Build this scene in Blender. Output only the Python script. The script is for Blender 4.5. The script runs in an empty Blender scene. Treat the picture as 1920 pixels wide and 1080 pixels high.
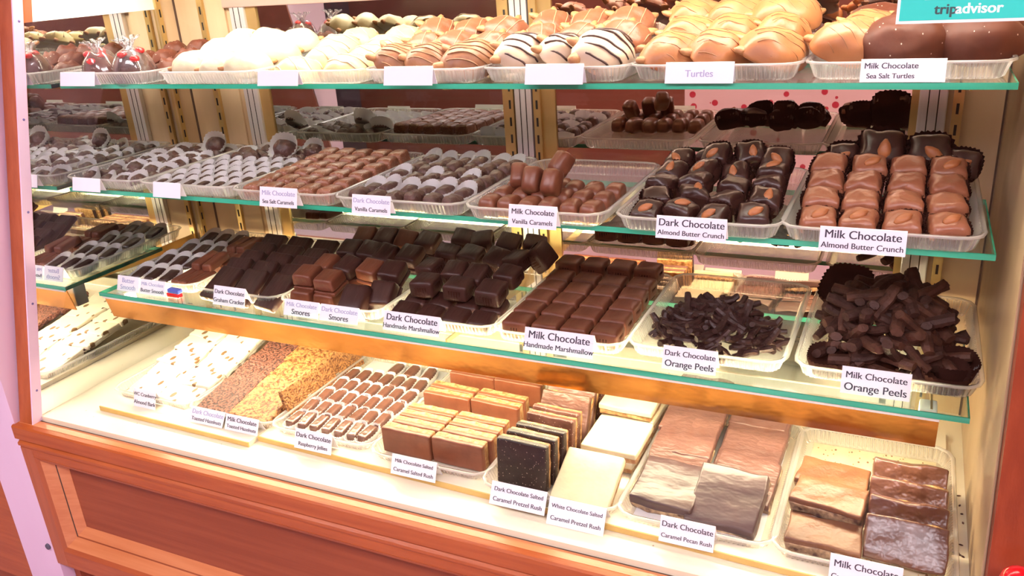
import bpy, bmesh, math, random
from mathutils import Vector, Matrix, Euler, noise

R = math.radians
PI = math.pi
sc = bpy.context.scene
COL = sc.collection
random.seed(7)

# ------------------------------------------------------------------ camera, world, exposure
cam_d = bpy.data.cameras.new('camera')
cam = bpy.data.objects.new('camera', cam_d)
COL.objects.link(cam)
cam_d.sensor_width = 36.0
cam_d.lens = 1570.95 / 1920 * 36.0
cam_d.clip_start = 0.02
cam.matrix_world = Matrix.Translation((1.6638, -0.9989, 0.8611)) @ Euler((R(68.5697), R(3.7229), R(24.9575)), 'XYZ').to_matrix().to_4x4()
sc.camera = cam

world = bpy.data.worlds.new('shop_ambience')
sc.world = world
world.use_nodes = True
world.node_tree.nodes['Background'].inputs[0].default_value = (1.0, 0.92, 0.90, 1)
world.node_tree.nodes['Background'].inputs[1].default_value = 0.35

sc.view_settings.view_transform = 'Standard'
sc.view_settings.look = 'None'
sc.view_settings.gamma = 1.0
sc.view_settings.use_curve_mapping = False
sc.view_settings.exposure = 0.68
sc.cycles.max_bounces = 10
sc.cycles.transparent_max_bounces = 40
sc.cycles.glossy_bounces = 5
sc.cycles.caustics_reflective = False
sc.cycles.caustics_refractive = False

TUBE_LOWER = 42.0      # strength of the tube under the lowest glass shelf
TUBE_TOP = 20.0        # strength of the tube at the top of the case
ROOM = 15.0             # strength of the shop's ceiling panels

# ------------------------------------------------------------------ materials
def new_mat(name):
    m = bpy.data.materials.new(name)
    m.use_nodes = True
    nt = m.node_tree
    for n in list(nt.nodes):
        nt.nodes.remove(n)
    out = nt.nodes.new('ShaderNodeOutputMaterial')
    return m, nt, out

def N(nt, t, **kw):
    n = nt.nodes.new(t)
    for k, v in kw.items():
        setattr(n, k, v)
    return n

def rgba(c):
    return (c[0], c[1], c[2], 1)

def surf(name, c1, c2=None, scale=20, rough=0.4, bump=0.0, bscale=None, metal=0.0, spec=0.5,
         stretch=(1, 1, 1), coat=0.0, specks=None, speck_scale=90, speck_cut=0.25, detail=4, ramp_at=(0.35, 0.65)):
    """principled surface; colour mixes c1/c2 by noise, optional voronoi specks, noise bump"""
    m, nt, out = new_mat(name)
    b = N(nt, 'ShaderNodeBsdfPrincipled')
    b.inputs['Roughness'].default_value = rough
    b.inputs['Metallic'].default_value = metal
    b.inputs['Specular IOR Level'].default_value = spec
    if coat:
        b.inputs['Coat Weight'].default_value = coat
        b.inputs['Coat Roughness'].default_value = 0.15
    tc = N(nt, 'ShaderNodeTexCoord')
    mp = N(nt, 'ShaderNodeMapping')
    mp.inputs['Scale'].default_value = stretch
    nt.links.new(tc.outputs['Object'], mp.inputs[0])
    no = N(nt, 'ShaderNodeTexNoise')
    no.inputs['Scale'].default_value = scale
    no.inputs['Detail'].default_value = detail
    nt.links.new(mp.outputs[0], no.inputs['Vector'])
    col = None
    if c2 is not None:
        ramp = N(nt, 'ShaderNodeValToRGB')
        ramp.color_ramp.elements[0].position = ramp_at[0]
        ramp.color_ramp.elements[1].position = ramp_at[1]
        ramp.color_ramp.elements[0].color = rgba(c1)
        ramp.color_ramp.elements[1].color = rgba(c2)
        nt.links.new(no.outputs['Fac'], ramp.inputs[0])
        col = ramp.outputs[0]
    else:
        b.inputs['Base Color'].default_value = rgba(c1)
    for k, sp in enumerate(specks or []):
        vo = N(nt, 'ShaderNodeTexVoronoi')
        vo.inputs['Scale'].default_value = speck_scale * (1 + 0.35 * k)
        nt.links.new(mp.outputs[0], vo.inputs['Vector'])
        lt = N(nt, 'ShaderNodeMath', operation='LESS_THAN')
        lt.inputs[1].default_value = speck_cut
        nt.links.new(vo.outputs['Distance'], lt.inputs[0])
        sel = N(nt, 'ShaderNodeSeparateColor')
        nt.links.new(vo.outputs['Color'], sel.inputs[0])
        gt = N(nt, 'ShaderNodeMath', operation='GREATER_THAN')
        gt.inputs[1].default_value = 0.45
        nt.links.new(sel.outputs[k % 3], gt.inputs[0])
        mu = N(nt, 'ShaderNodeMath', operation='MULTIPLY')
        nt.links.new(lt.outputs[0], mu.inputs[0])
        nt.links.new(gt.outputs[0], mu.inputs[1])
        mx = N(nt, 'ShaderNodeMix', data_type='RGBA')
        nt.links.new(mu.outputs[0], mx.inputs[0])
        if col is not None:
            nt.links.new(col, mx.inputs[6])
        else:
            mx.inputs[6].default_value = rgba(c1)
        mx.inputs[7].default_value = rgba(sp)
        col = mx.outputs[2]
    if col is not None:
        nt.links.new(col, b.inputs['Base Color'])
    if bump:
        no2 = N(nt, 'ShaderNodeTexNoise')
        no2.inputs['Scale'].default_value = bscale or scale
        no2.inputs['Detail'].default_value = 3
        nt.links.new(mp.outputs[0], no2.inputs['Vector'])
        bp = N(nt, 'ShaderNodeBump')
        bp.inputs['Strength'].default_value = 1.0
        bp.inputs['Distance'].default_value = bump
        nt.links.new(no2.outputs['Fac'], bp.inputs['Height'])
        nt.links.new(bp.outputs[0], b.inputs['Normal'])
    nt.links.new(b.outputs[0], out.inputs[0])
    return m

def clear(name, tint, refl=1.0, milky=0.0, rough=0.03, ior=1.45, milk_col=(0.9, 0.9, 0.9)):
    """thin clear sheet: transparent + fresnel gloss (+ a little milky scatter)"""
    m, nt, out = new_mat(name)
    tr = N(nt, 'ShaderNodeBsdfTransparent')
    tr.inputs[0].default_value = rgba(tint)
    gl = N(nt, 'ShaderNodeBsdfGlossy')
    gl.inputs['Roughness'].default_value = rough
    fr = N(nt, 'ShaderNodeLayerWeight')       # symmetric Schlick fresnel, the same from both sides of a sheet
    fr.inputs['Blend'].default_value = 0.5
    pw = N(nt, 'ShaderNodeMath', operation='POWER')
    pw.inputs[1].default_value = 5.0
    nt.links.new(fr.outputs['Facing'], pw.inputs[0])
    f0 = ((ior - 1) / (ior + 1)) ** 2
    mu = N(nt, 'ShaderNodeMath', operation='MULTIPLY_ADD', use_clamp=True)
    mu.inputs[1].default_value = (1 - f0) * min(1.0, refl)
    mu.inputs[2].default_value = f0 * refl
    nt.links.new(pw.outputs[0], mu.inputs[0])
    mx = N(nt, 'ShaderNodeMixShader')
    nt.links.new(mu.outputs[0], mx.inputs[0])
    base = tr.outputs[0]
    if milky:
        df = N(nt, 'ShaderNodeBsdfDiffuse')
        df.inputs[0].default_value = rgba(milk_col)
        tl = N(nt, 'ShaderNodeBsdfTranslucent')
        tl.inputs[0].default_value = rgba(milk_col)
        a = N(nt, 'ShaderNodeMixShader')
        a.inputs[0].default_value = 0.5
        nt.links.new(df.outputs[0], a.inputs[1])
        nt.links.new(tl.outputs[0], a.inputs[2])
        b = N(nt, 'ShaderNodeMixShader')
        b.inputs[0].default_value = milky
        nt.links.new(tr.outputs[0], b.inputs[1])
        nt.links.new(a.outputs[0], b.inputs[2])
        base = b.outputs[0]
    nt.links.new(base, mx.inputs[1])
    nt.links.new(gl.outputs[0], mx.inputs[2])
    nt.links.new(mx.outputs[0], out.inputs[0])
    return m

def emit(name, c, s):
    m, nt, out = new_mat(name)
    e = N(nt, 'ShaderNodeEmission')
    e.inputs[0].default_value = rgba(c)
    e.inputs[1].default_value = s
    nt.links.new(e.outputs[0], out.inputs[0])
    return m

def mirror(name, c, rough=0.0):
    m, nt, out = new_mat(name)
    g = N(nt, 'ShaderNodeBsdfGlossy')
    g.inputs[0].default_value = rgba(c)
    g.inputs['Roughness'].default_value = rough
    nt.links.new(g.outputs[0], out.inputs[0])
    return m

def paper(name, c, trans=0.35):
    m, nt, out = new_mat(name)
    d = N(nt, 'ShaderNodeBsdfDiffuse')
    d.inputs[0].default_value = rgba(c)
    t = N(nt, 'ShaderNodeBsdfTranslucent')
    t.inputs[0].default_value = rgba(c)
    x = N(nt, 'ShaderNodeMixShader')
    x.inputs[0].default_value = trans
    nt.links.new(d.outputs[0], x.inputs[1])
    nt.links.new(t.outputs[0], x.inputs[2])
    nt.links.new(x.outputs[0], out.inputs[0])
    return m

def floral(name):
    m, nt, out = new_mat(name)
    b = N(nt, 'ShaderNodeBsdfPrincipled')
    b.inputs['Roughness'].default_value = 0.8
    tc = N(nt, 'ShaderNodeTexCoord')
    vo = N(nt, 'ShaderNodeTexVoronoi')
    vo.inputs['Scale'].default_value = 13
    nt.links.new(tc.outputs['Object'], vo.inputs['Vector'])
    ramp = N(nt, 'ShaderNodeValToRGB')
    ramp.color_ramp.interpolation = 'CONSTANT'
    ramp.color_ramp.elements[0].color = (0.55, 0.03, 0.06, 1)
    ramp.color_ramp.elements[1].position = 0.24
    ramp.color_ramp.elements[1].color = (0.85, 0.60, 0.60, 1)
    nt.links.new(vo.outputs['Distance'], ramp.inputs[0])
    nt.links.new(ramp.outputs[0], b.inputs['Base Color'])
    nt.links.new(b.outputs[0], out.inputs[0])
    return m

M = {}
M['wood'] = surf('cherry_wood', (0.38, 0.076, 0.013), (0.46, 0.105, 0.021), 6, 0.38, 0.0004, 40, spec=0.4, stretch=(1.0, 8, 14), coat=0.06)
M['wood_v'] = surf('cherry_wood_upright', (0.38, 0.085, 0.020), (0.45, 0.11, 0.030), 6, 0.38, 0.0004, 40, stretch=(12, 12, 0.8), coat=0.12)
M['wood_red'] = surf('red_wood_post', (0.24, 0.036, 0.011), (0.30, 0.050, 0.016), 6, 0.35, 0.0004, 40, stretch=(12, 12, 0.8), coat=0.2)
M['panel'] = surf('fielded_panel_wood', (0.27, 0.057, 0.017), (0.33, 0.076, 0.025), 5, 0.45, 0.0003, 40, spec=0.3, stretch=(0.7, 8, 16))
M['wood_light'] = surf('light_ledge_wood', (0.58, 0.19, 0.065), (0.66, 0.25, 0.10), 5, 0.32, 0.0002, 40, stretch=(0.8, 8, 16), coat=0.15)
M['laminate'] = surf('pinkish_white_laminate', (0.76, 0.53, 0.70), (0.81, 0.60, 0.76), 4, 0.4, 0.0002, 30, stretch=(1, 1, 0.3))
M['deck'] = surf('cream_deck_laminate', (0.88, 0.79, 0.58), (0.91, 0.83, 0.64), 5, 0.3, 0.0, specks=[(0.45, 0.33, 0.2)], speck_scale=24, speck_cut=0.04)
M['crumb_liner'] = surf('crumb_liner', (0.72, 0.60, 0.38), (0.80, 0.70, 0.48), 30, 0.6, specks=[(0.30, 0.15, 0.06), (0.55, 0.30, 0.10)], speck_scale=110, speck_cut=0.2, stretch=(1, 0.6, 1))
M['board'] = surf('cream_board', (0.86, 0.77, 0.58), (0.88, 0.80, 0.62), 5, 0.4)
M['board_edge'] = surf('tan_board_edge', (0.62, 0.40, 0.11), (0.68, 0.46, 0.15), 12, 0.5)
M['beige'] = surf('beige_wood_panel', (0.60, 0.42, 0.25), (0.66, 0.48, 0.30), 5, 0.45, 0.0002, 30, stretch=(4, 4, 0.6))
M['beige_gloss'] = surf('glossy_beige_panel', (0.44, 0.30, 0.17), (0.50, 0.35, 0.21), 5, 0.32, stretch=(4, 4, 0.6))  # beige darkened, the right end wall's shade put into its colour
M['alu'] = surf('white_aluminium', (0.80, 0.78, 0.78), (0.86, 0.84, 0.84), 8, 0.28, stretch=(30, 30, 0.3), metal=0.6)
M['alu_pink'] = surf('pale_rail', (0.56, 0.38, 0.32), None, rough=0.35, metal=0.3)
M['gold'] = surf('gold_standard', (0.62, 0.43, 0.16), (0.68, 0.48, 0.2), 20, 0.3, metal=0.75)
M['slot'] = surf('dark_slot', (0.02, 0.015, 0.01), None, rough=0.8)
M['seam'] = surf('dark_seam', (0.09, 0.05, 0.035), None, rough=0.7)
M['valance'] = surf('bronze_valance', (0.56, 0.245, 0.055), (0.36, 0.135, 0.028), 4, 0.16, 0.0012, 8, metal=0.95, stretch=(1.2, 4, 2))
M['white_metal'] = surf('white_enamel', (0.85, 0.82, 0.74), None, rough=0.35)
M['mirror'] = mirror('mirror', (0.86, 0.87, 0.85))
M['door_mirror'] = mirror('tinted_door_mirror', (0.55, 0.55, 0.48), 0.010)
M['door_mirror_warm'] = mirror('bronze_door_mirror', (0.66, 0.50, 0.40), 0.010)
M['glass'] = clear('front_glass', (0.985, 0.985, 0.985), 1.0)
M['shelf_glass'] = clear('shelf_glass', (0.93, 0.97, 0.94), 1.0, milky=0.02, milk_col=(0.8, 0.95, 0.85))
M['edge'] = surf('green_glass_edge', (0.03, 0.42, 0.25), (0.07, 0.55, 0.35), 6, 0.12, stretch=(0.6, 8, 8))
M['plastic'] = clear('clear_tray_plastic', (0.96, 0.95, 0.93), 1.6, milky=0.27, rough=0.12, milk_col=(0.95, 0.92, 0.9))
M['rim'] = clear('tray_rim_plastic', (0.95, 0.94, 0.93), 2.0, milky=0.4, rough=0.1, milk_col=(0.95, 0.92, 0.9))
M['film'] = clear('cellophane', (0.97, 0.96, 0.98), 2.6, milky=0.05, rough=0.1)
M['card'] = surf('white_card', (0.90, 0.88, 0.93), None, rough=0.45)
M['ink'] = surf('dark_print', (0.05, 0.045, 0.07), None, rough=0.7)
M['ink_pale'] = surf('faded_print', (0.42, 0.42, 0.62), None, rough=0.7)
M['white_paper'] = paper('white_glassine', (0.93, 0.91, 0.90))
M['brown_paper'] = paper('brown_glassine', (0.045, 0.018, 0.014), 0.1)
M['dark'] = surf('dark_chocolate', (0.032, 0.011, 0.0085), (0.048, 0.017, 0.013), 30, 0.33, 0.0012, 60)
M['dark_ridge'] = surf('dark_chocolate_ridged', (0.034, 0.0115, 0.009), (0.058, 0.020, 0.015), 40, 0.42, 0.0026, 70, spec=0.35, stretch=(1, 0.25, 1))
M['dark_soft'] = surf('dark_chocolate_cluster', (0.055, 0.020, 0.016), (0.105, 0.040, 0.030), 70, 0.42, 0.003, 130)
M['milk'] = surf('milk_chocolate', (0.17, 0.050, 0.024), (0.23, 0.075, 0.036), 28, 0.36, 0.001, 50)
M['milk_ridge'] = surf('milk_chocolate_ridged', (0.135, 0.038, 0.018), (0.185, 0.058, 0.029), 40, 0.4, 0.0020, 60, spec=0.4, stretch=(1, 0.3, 1))
M['milk_salt'] = surf('milk_chocolate_salted', (0.22, 0.070, 0.032), (0.30, 0.11, 0.055), 60, 0.36, 0.0012, 140, specks=[(0.62, 0.45, 0.36)], speck_scale=260, speck_cut=0.22)
M['sea_salt'] = surf('sea_salt_chocolate', (0.082, 0.019, 0.008), (0.12, 0.030, 0.014), 25, 0.55, 0.0025, 30, spec=0.3, specks=[(0.55, 0.42, 0.36)], speck_scale=150, speck_cut=0.13, stretch=(1, 0.6, 1))
M['caramel'] = surf('caramel_coat', (0.36, 0.125, 0.040), (0.46, 0.185, 0.066), 20, 0.42, 0.0012, 40)
M['tan_milk'] = surf('tan_milk_coat', (0.27, 0.105, 0.045), (0.36, 0.16, 0.075), 25, 0.42, 0.0015, 50)
M['red_milk'] = surf('reddish_milk_coat', (0.22, 0.066, 0.028), (0.28, 0.095, 0.043), 25, 0.4, 0.002, 50)
M['white_choc'] = surf('white_chocolate', (0.50, 0.43, 0.28), (0.58, 0.51, 0.35), 20, 0.42, 0.0014, 45)
M['cream_line'] = surf('cream_drizzle', (0.55, 0.40, 0.28), None, rough=0.4)
M['tan_line'] = surf('tan_drizzle', (0.42, 0.24, 0.13), None, rough=0.4)
M['yellow_choc'] = surf('yellowish_chocolate', (0.48, 0.38, 0.18), (0.56, 0.46, 0.24), 20, 0.42, 0.0014, 45)
M['dark_line'] = surf('dark_drizzle', (0.06, 0.025, 0.018), None, rough=0.4)
M['pale_line'] = surf('brown_drizzle', (0.30, 0.14, 0.06), None, rough=0.4)
M['pecan'] = surf('pecan_nut', (0.36, 0.15, 0.055), (0.46, 0.21, 0.08), 60, 0.5, 0.002, 90)
M['almond'] = surf('almond_nut', (0.34, 0.105, 0.035), (0.45, 0.16, 0.055), 50, 0.45, 0.0015, 150, stretch=(0.3, 1, 1))
M['red_candy'] = surf('red_candy', (0.65, 0.02, 0.02), None, rough=0.25)
M['cranberry_bark'] = surf('white_cranberry_bark', (0.60, 0.53, 0.43), (0.66, 0.59, 0.48), 12, 0.45, 0.0035, 26,
                           specks=[(0.045, 0.014, 0.012), (0.16, 0.085, 0.035)], speck_scale=34, speck_cut=0.25, stretch=(1, 0.6, 1))
M['hazel_dark'] = surf('dark_nut_bark', (0.035, 0.011, 0.009), (0.24, 0.088, 0.058), 190, 0.42, 0.005, 190, ramp_at=(0.42, 0.56))
M['hazel_milk'] = surf('golden_nut_bark', (0.12, 0.030, 0.007), (0.42, 0.19, 0.062), 150, 0.42, 0.005, 150, ramp_at=(0.38, 0.54))
M['nut_edge'] = surf('nutty_side', (0.26, 0.105, 0.034), (0.52, 0.33, 0.15), 110, 0.55, 0.003, 120)
M['nut_dark_edge'] = surf('dark_nutty_side', (0.055, 0.018, 0.010), (0.50, 0.34, 0.19), 75, 0.5, 0.003, 90)
M['pretzel_dark'] = surf('dark_salted_face', (0.016, 0.008, 0.007), (0.026, 0.012, 0.010), 40, 0.4, 0.002, 60, specks=[(0.30, 0.22, 0.18)], speck_scale=230, speck_cut=0.2)
M['pretzel_red'] = surf('brown_salted_face', (0.075, 0.027, 0.019), (0.12, 0.05, 0.036), 50, 0.4, 0.002, 60, specks=[(0.32, 0.22, 0.18)], speck_scale=230, speck_cut=0.22)
M['bark_pink'] = surf('glossy_milk_bark', (0.088, 0.038, 0.028), (0.145, 0.068, 0.052), 16, 0.38, 0.0045, 40, stretch=(0.7, 1.5, 1), coat=0.08)
M['bark_purple'] = surf('glossy_dark_bark', (0.042, 0.020, 0.021), (0.072, 0.037, 0.036), 14, 0.36, 0.0035, 26, stretch=(0.7, 1.4, 1), coat=0.12)
M['bark_brown'] = surf('lumpy_milk_bark', (0.10, 0.037, 0.020), (0.15, 0.060, 0.036), 25, 0.3, 0.010, 30, coat=0.3)
M['red'] = surf('glossy_red', (0.75, 0.005, 0.012), None, rough=0.18, coat=0.5)
M['teal'] = surf('teal_sticker', (0.0, 0.62, 0.52), None, rough=0.5)
M['white'] = surf('white_print', (0.92, 0.92, 0.92), None, rough=0.5)
M['dark_teal'] = surf('dark_teal_print', (0.01, 0.05, 0.05), None, rough=0.5)
M['blue'] = surf('blue_wrapper', (0.09, 0.13, 0.55), None, rough=0.35)
M['wall'] = surf('shop_wall_paint', (0.26, 0.075, 0.04), (0.30, 0.09, 0.05), 3, 0.7)
M['wall_dark'] = surf('dark_shop_wall', (0.10, 0.07, 0.085), (0.13, 0.09, 0.10), 3, 0.7)
M['ceiling'] = surf('shop_ceiling', (0.7, 0.66, 0.66), None, rough=0.8)
M['floor'] = surf('pinkish_floor', (0.55, 0.40, 0.48), (0.62, 0.47, 0.55), 4, 0.4)
M['floral'] = floral('floral_cloth')
M['tube_low'] = emit('lower_tube_glow', (1.0, 0.84, 0.55), TUBE_LOWER)
M['tube_top'] = emit('top_tube_glow', (1.0, 0.91, 0.76), TUBE_TOP)
M['panel_glow'] = emit('ceiling_panel_glow', (1.0, 0.90, 0.97), ROOM)
M['milk_pale'] = surf('pale_milk_chocolate', (0.27, 0.088, 0.042), (0.34, 0.125, 0.065), 28, 0.34, 0.004, 40)
M['jelly'] = surf('jelly_coat', (0.11, 0.045, 0.030), (0.16, 0.07, 0.05), 30, 0.26, 0.002, 60, coat=0.3)
M['peel_a'] = surf('matte_milk_peel', (0.038, 0.016, 0.012), (0.062, 0.026, 0.018), 60, 0.6, 0.003, 90, spec=0.3)
M['peel_b'] = surf('matte_brown_peel', (0.060, 0.024, 0.016), (0.115, 0.047, 0.029), 60, 0.6, 0.003, 90, spec=0.3)
M['peel_dark'] = surf('matte_dark_peel', (0.026, 0.010, 0.009), (0.045, 0.018, 0.015), 60, 0.45, 0.003, 90, spec=0.4)
M['rush_tan'] = surf('tan_rush_coat', (0.125, 0.045, 0.018), (0.20, 0.082, 0.034), 25, 0.42, 0.004, 40)
M['stick'] = surf('white_stick', (0.8, 0.78, 0.75), None, rough=0.6)

# ------------------------------------------------------------------ mesh helpers
def to_mesh(name, bm, mats, smooth=True):
    me = bpy.data.meshes.new(name)
    bm.normal_update()
    bm.to_mesh(me)
    bm.free()
    for m in (mats if isinstance(mats, (list, tuple)) else [mats]):
        me.materials.append(m)
    if smooth:
        for p in me.polygons:
            p.use_smooth = True
    return me

def link(name, me, parent=None, loc=(0, 0, 0), rot=(0, 0, 0)):
    o = bpy.data.objects.new(name, me)
    COL.objects.link(o)
    if parent is not None:
        o.parent = parent
    o.location = loc
    o.rotation_euler = rot
    return o

def tag(o, label=None, cat=None, group=None, kind=None):
    if label: o['label'] = label
    if cat: o['category'] = cat
    if group: o['group'] = group
    if kind: o['kind'] = kind
    return o

def empty(name, loc, label, cat, group=None, rot=(0, 0, 0)):
    o = bpy.data.objects.new(name, None)
    COL.objects.link(o)
    o.empty_display_size = 0.02
    o.location = loc
    o.rotation_euler = rot
    return tag(o, label, cat, group)

def add_box(bm, x0, x1, y0, y1, z0, z1, mi=0, mat=None):
    vs = [bm.verts.new(Vector(p)) for p in
          ((x0, y0, z0), (x1, y0, z0), (x1, y1, z0), (x0, y1, z0), (x0, y0, z1), (x1, y0, z1), (x1, y1, z1), (x0, y1, z1))]
    if mat is not None:
        for v in vs:
            v.co = mat @ v.co
    for f in ((0, 3, 2, 1), (4, 5, 6, 7), (0, 1, 5, 4), (1, 2, 6, 5), (2, 3, 7, 6), (3, 0, 4, 7)):
        fc = bm.faces.new([vs[i] for i in f])
        fc.material_index = mi
    return vs

def box(name, x0, x1, y0, y1, z0, z1, m, parent=None, bevel=0.0):
    bm = bmesh.new()
    add_box(bm, x0, x1, y0, y1, z0, z1)
    if bevel:
        bmesh.ops.bevel(bm, geom=bm.edges[:], offset=bevel, segments=2, affect='EDGES', profile=0.6)
    return link(name, to_mesh(name, bm, m, False), parent)

def prism_yz(name, pts, x0, x1, m, parent=None):
    """extrude a (y,z) outline along x"""
    bm = bmesh.new()
    a = [bm.verts.new((x0, y, z)) for y, z in pts]
    b = [bm.verts.new((x1, y, z)) for y, z in pts]
    n = len(pts)
    bm.faces.new(a)
    bm.faces.new(b[::-1])
    for i in range(n):
        bm.faces.new((a[i], b[i], b[(i + 1) % n], a[(i + 1) % n]))
    bmesh.ops.recalc_face_normals(bm, faces=bm.faces[:])
    return link(name, to_mesh(name, bm, m, False), parent)

def nz(x, y, z, s):
    return noise.noise(Vector((x + s * 13.1, y + s * 7.7, z + s * 3.3)))

def block(sx, sy, sz, bev=0.004, seed=0, amp=0.0008, freq=60, taper=0.0, cuts=4, dome=0.0, sag=0.0):
    """rounded, slightly wobbly block standing on z=0"""
    bm = bmesh.new()
    bmesh.ops.create_cube(bm, size=1.0)
    for v in bm.verts:
        v.co = Vector((v.co.x * sx, v.co.y * sy, (v.co.z + 0.5) * sz))
    bmesh.ops.bevel(bm, geom=bm.edges[:], offset=bev, segments=3, affect='EDGES', profile=0.55)
    long_e = [e for e in bm.edges if e.calc_length() > 0.3 * min(sx, sy, sz)]
    bmesh.ops.subdivide_edges(bm, edges=long_e, cuts=cuts, use_grid_fill=True)
    for v in bm.verts:
        c = v.co.copy()
        t = c.z / sz
        k = 1.0 - taper * t
        c.x *= k
        c.y *= k
        if dome and t > 0.5:
            c.z += dome * max(0.0, 1 - (2 * c.x / sx) ** 2) * max(0.0, 1 - (2 * c.y / sy) ** 2)
        if amp:
            d = Vector((nz(c.x * freq, c.y * freq, c.z * freq, seed), nz(c.y * freq, c.z * freq, c.x * freq, seed + 5),
                        nz(c.z * freq, c.x * freq, c.y * freq, seed + 9)))
            if t < 0.08:
                d.z = 0
            c += d * amp
        v.co = c
    bmesh.ops.recalc_face_normals(bm, faces=bm.faces[:])
    return bm

def dome_h(x, y, a, b, H, seed, amp, freq):
    r2 = (x / a) ** 2 + (y / b) ** 2
    if r2 >= 1:
        return 0.0
    return H * (1 - r2 ** 1.4) ** 0.55 + amp * nz(x * freq, y * freq, 0, seed) * (1 - r2)

def dome(a, b, H, seed=0, amp=0.004, freq=45, lobes=0.06, nr=9, nt=28, foot=0.0):
    """closed lumpy mound; foot widens it at the bottom"""
    bm = bmesh.new()
    top = bm.verts.new((0, 0, dome_h(0, 0, a, b, H, seed, amp, freq)))
    rings = []
    for i in range(1, nr + 1):
        r = math.sin(i / nr * PI / 2)
        ring = []
        for j in range(nt):
            t = 2 * PI * j / nt
            k = 1 + lobes * nz(math.cos(t) * 1.7, math.sin(t) * 1.7, 0, seed + 2)
            x, y = a * r * math.cos(t), b * r * math.sin(t)
            z = dome_h(x, y, a, b, H, seed, amp, freq)
            if i == nr:
                z = 0.12 * H
            kk = k * (1 + foot * max(0, r - 0.8) * 5)
            ring.append(bm.verts.new((x * kk, y * kk, z)))
        rings.append(ring)
    base = [bm.verts.new((v.co.x * 0.9, v.co.y * 0.9, 0)) for v in rings[-1]]
    rings.append(base)
    for j in range(nt):
        bm.faces.new((top, rings[0][j], rings[0][(j + 1) % nt]))
    for a_, b_ in zip(rings, rings[1:]):
        for j in range(nt):
            bm.faces.new((a_[j], b_[j], b_[(j + 1) % nt], a_[(j + 1) % nt]))
    bm.faces.new(base)
    bmesh.ops.recalc_face_normals(bm, faces=bm.faces[:])
    return bm

def tube(bm, pts, r, n=6, cap=True, flat=1.0):
    rings = []
    for i, p in enumerate(pts):
        p = Vector(p)
        d = (Vector(pts[min(i + 1, len(pts) - 1)]) - Vector(pts[max(i - 1, 0)])).normalized()
        u = d.cross(Vector((0, 0, 1)))
        if u.length < 1e-4:
            u = Vector((1, 0, 0))
        u.normalize()
        w = u.cross(d)
        rr = r[i] if isinstance(r, (list, tuple)) else r
        rings.append([bm.verts.new(p + (u * math.cos(2 * PI * k / n) + w * math.sin(2 * PI * k / n) * flat) * rr) for k in range(n)])
    for a, b in zip(rings, rings[1:]):
        for k in range(n):
            bm.faces.new((a[k], a[(k + 1) % n], b[(k + 1) % n], b[k]))
    if cap:
        bm.faces.new(rings[0][::-1])
        bm.faces.new(rings[-1])

def drizzle(a, b, H, seed, amp, freq, angle, count, r, zig=0.15):
    bm = bmesh.new()
    ca, sa = math.cos(angle), math.sin(angle)
    for i in range(count):
        c = (-0.72 + 1.44 * i / max(1, count - 1)) * a
        pts = []
        for k in range(13):
            s = (-0.95 + 1.9 * k / 12) * b
            x, y = ca * c - sa * s, sa * c + ca * s
            x += 0.002 * nz(c * 90, s * 60, 0, seed + 4)
            if (x / a) ** 2 + (y / b) ** 2 < 0.86:
                pts.append((x, y, dome_h(x, y, a, b, H, seed, amp, freq) + r * 0.25))
        if len(pts) > 2:
            tube(bm, pts, [r * (0.7 + 0.5 * abs(nz(p[0] * 120, p[1] * 120, 1, seed))) for p in pts], 5)
    bmesh.ops.recalc_face_normals(bm, faces=bm.faces[:])
    return bm

def ellipsoid(rx, ry, rz, seed=0, amp=0.0, freq=60, sub=2, point=0.0):
    bm = bmesh.new()
    bmesh.ops.create_icosphere(bm, subdivisions=sub, radius=1.0)
    for v in bm.verts:
        c = v.co
        k = 1 - point * max(0.0, c.x) ** 2
        v.co = Vector((c.x * rx, c.y * ry * k, c.z * rz * k))
        if amp:
            v.co *= 1 + amp * nz(v.co.x * freq, v.co.y * freq, v.co.z * freq, seed)
    return bm

def cup(rx, ry, h, flare=0.25, n=26, amp=0.0011, back=0.0):
    """fluted paper cup; back raises the rear edge"""
    bm = bmesh.new()
    m = n * 2
    levels = [(0.0, 0.0), (0.35, 0.4), (0.75, 0.8), (1.0, 1.0)]
    rings = []
    for t, k in levels:
        ring = []
        for j in range(m):
            th = 2 * PI * j / m
            ct, st = math.cos(th), math.sin(th)
            # superellipse so that cups for square pieces look squarish
            s = (abs(ct) ** 3 + abs(st) ** 3) ** (-1 / 3)
            f = 1 + flare * k
            off = (amp * (1 if j % 2 else -1)) * (0.3 + 0.7 * t)
            x = (rx * f + off) * ct * s
            y = (ry * f + off) * st * s
            z = h * t * (1 + back * max(0, st))
            ring.append(bm.verts.new((x, y, z)))
        rings.append(ring)
    for a, b in zip(rings, rings[1:]):
        for j in range(m):
            bm.faces.new((a[j], a[(j + 1) % m], b[(j + 1) % m], b[j]))
    bm.faces.new(rings[0][::-1])
    return bm

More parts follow.
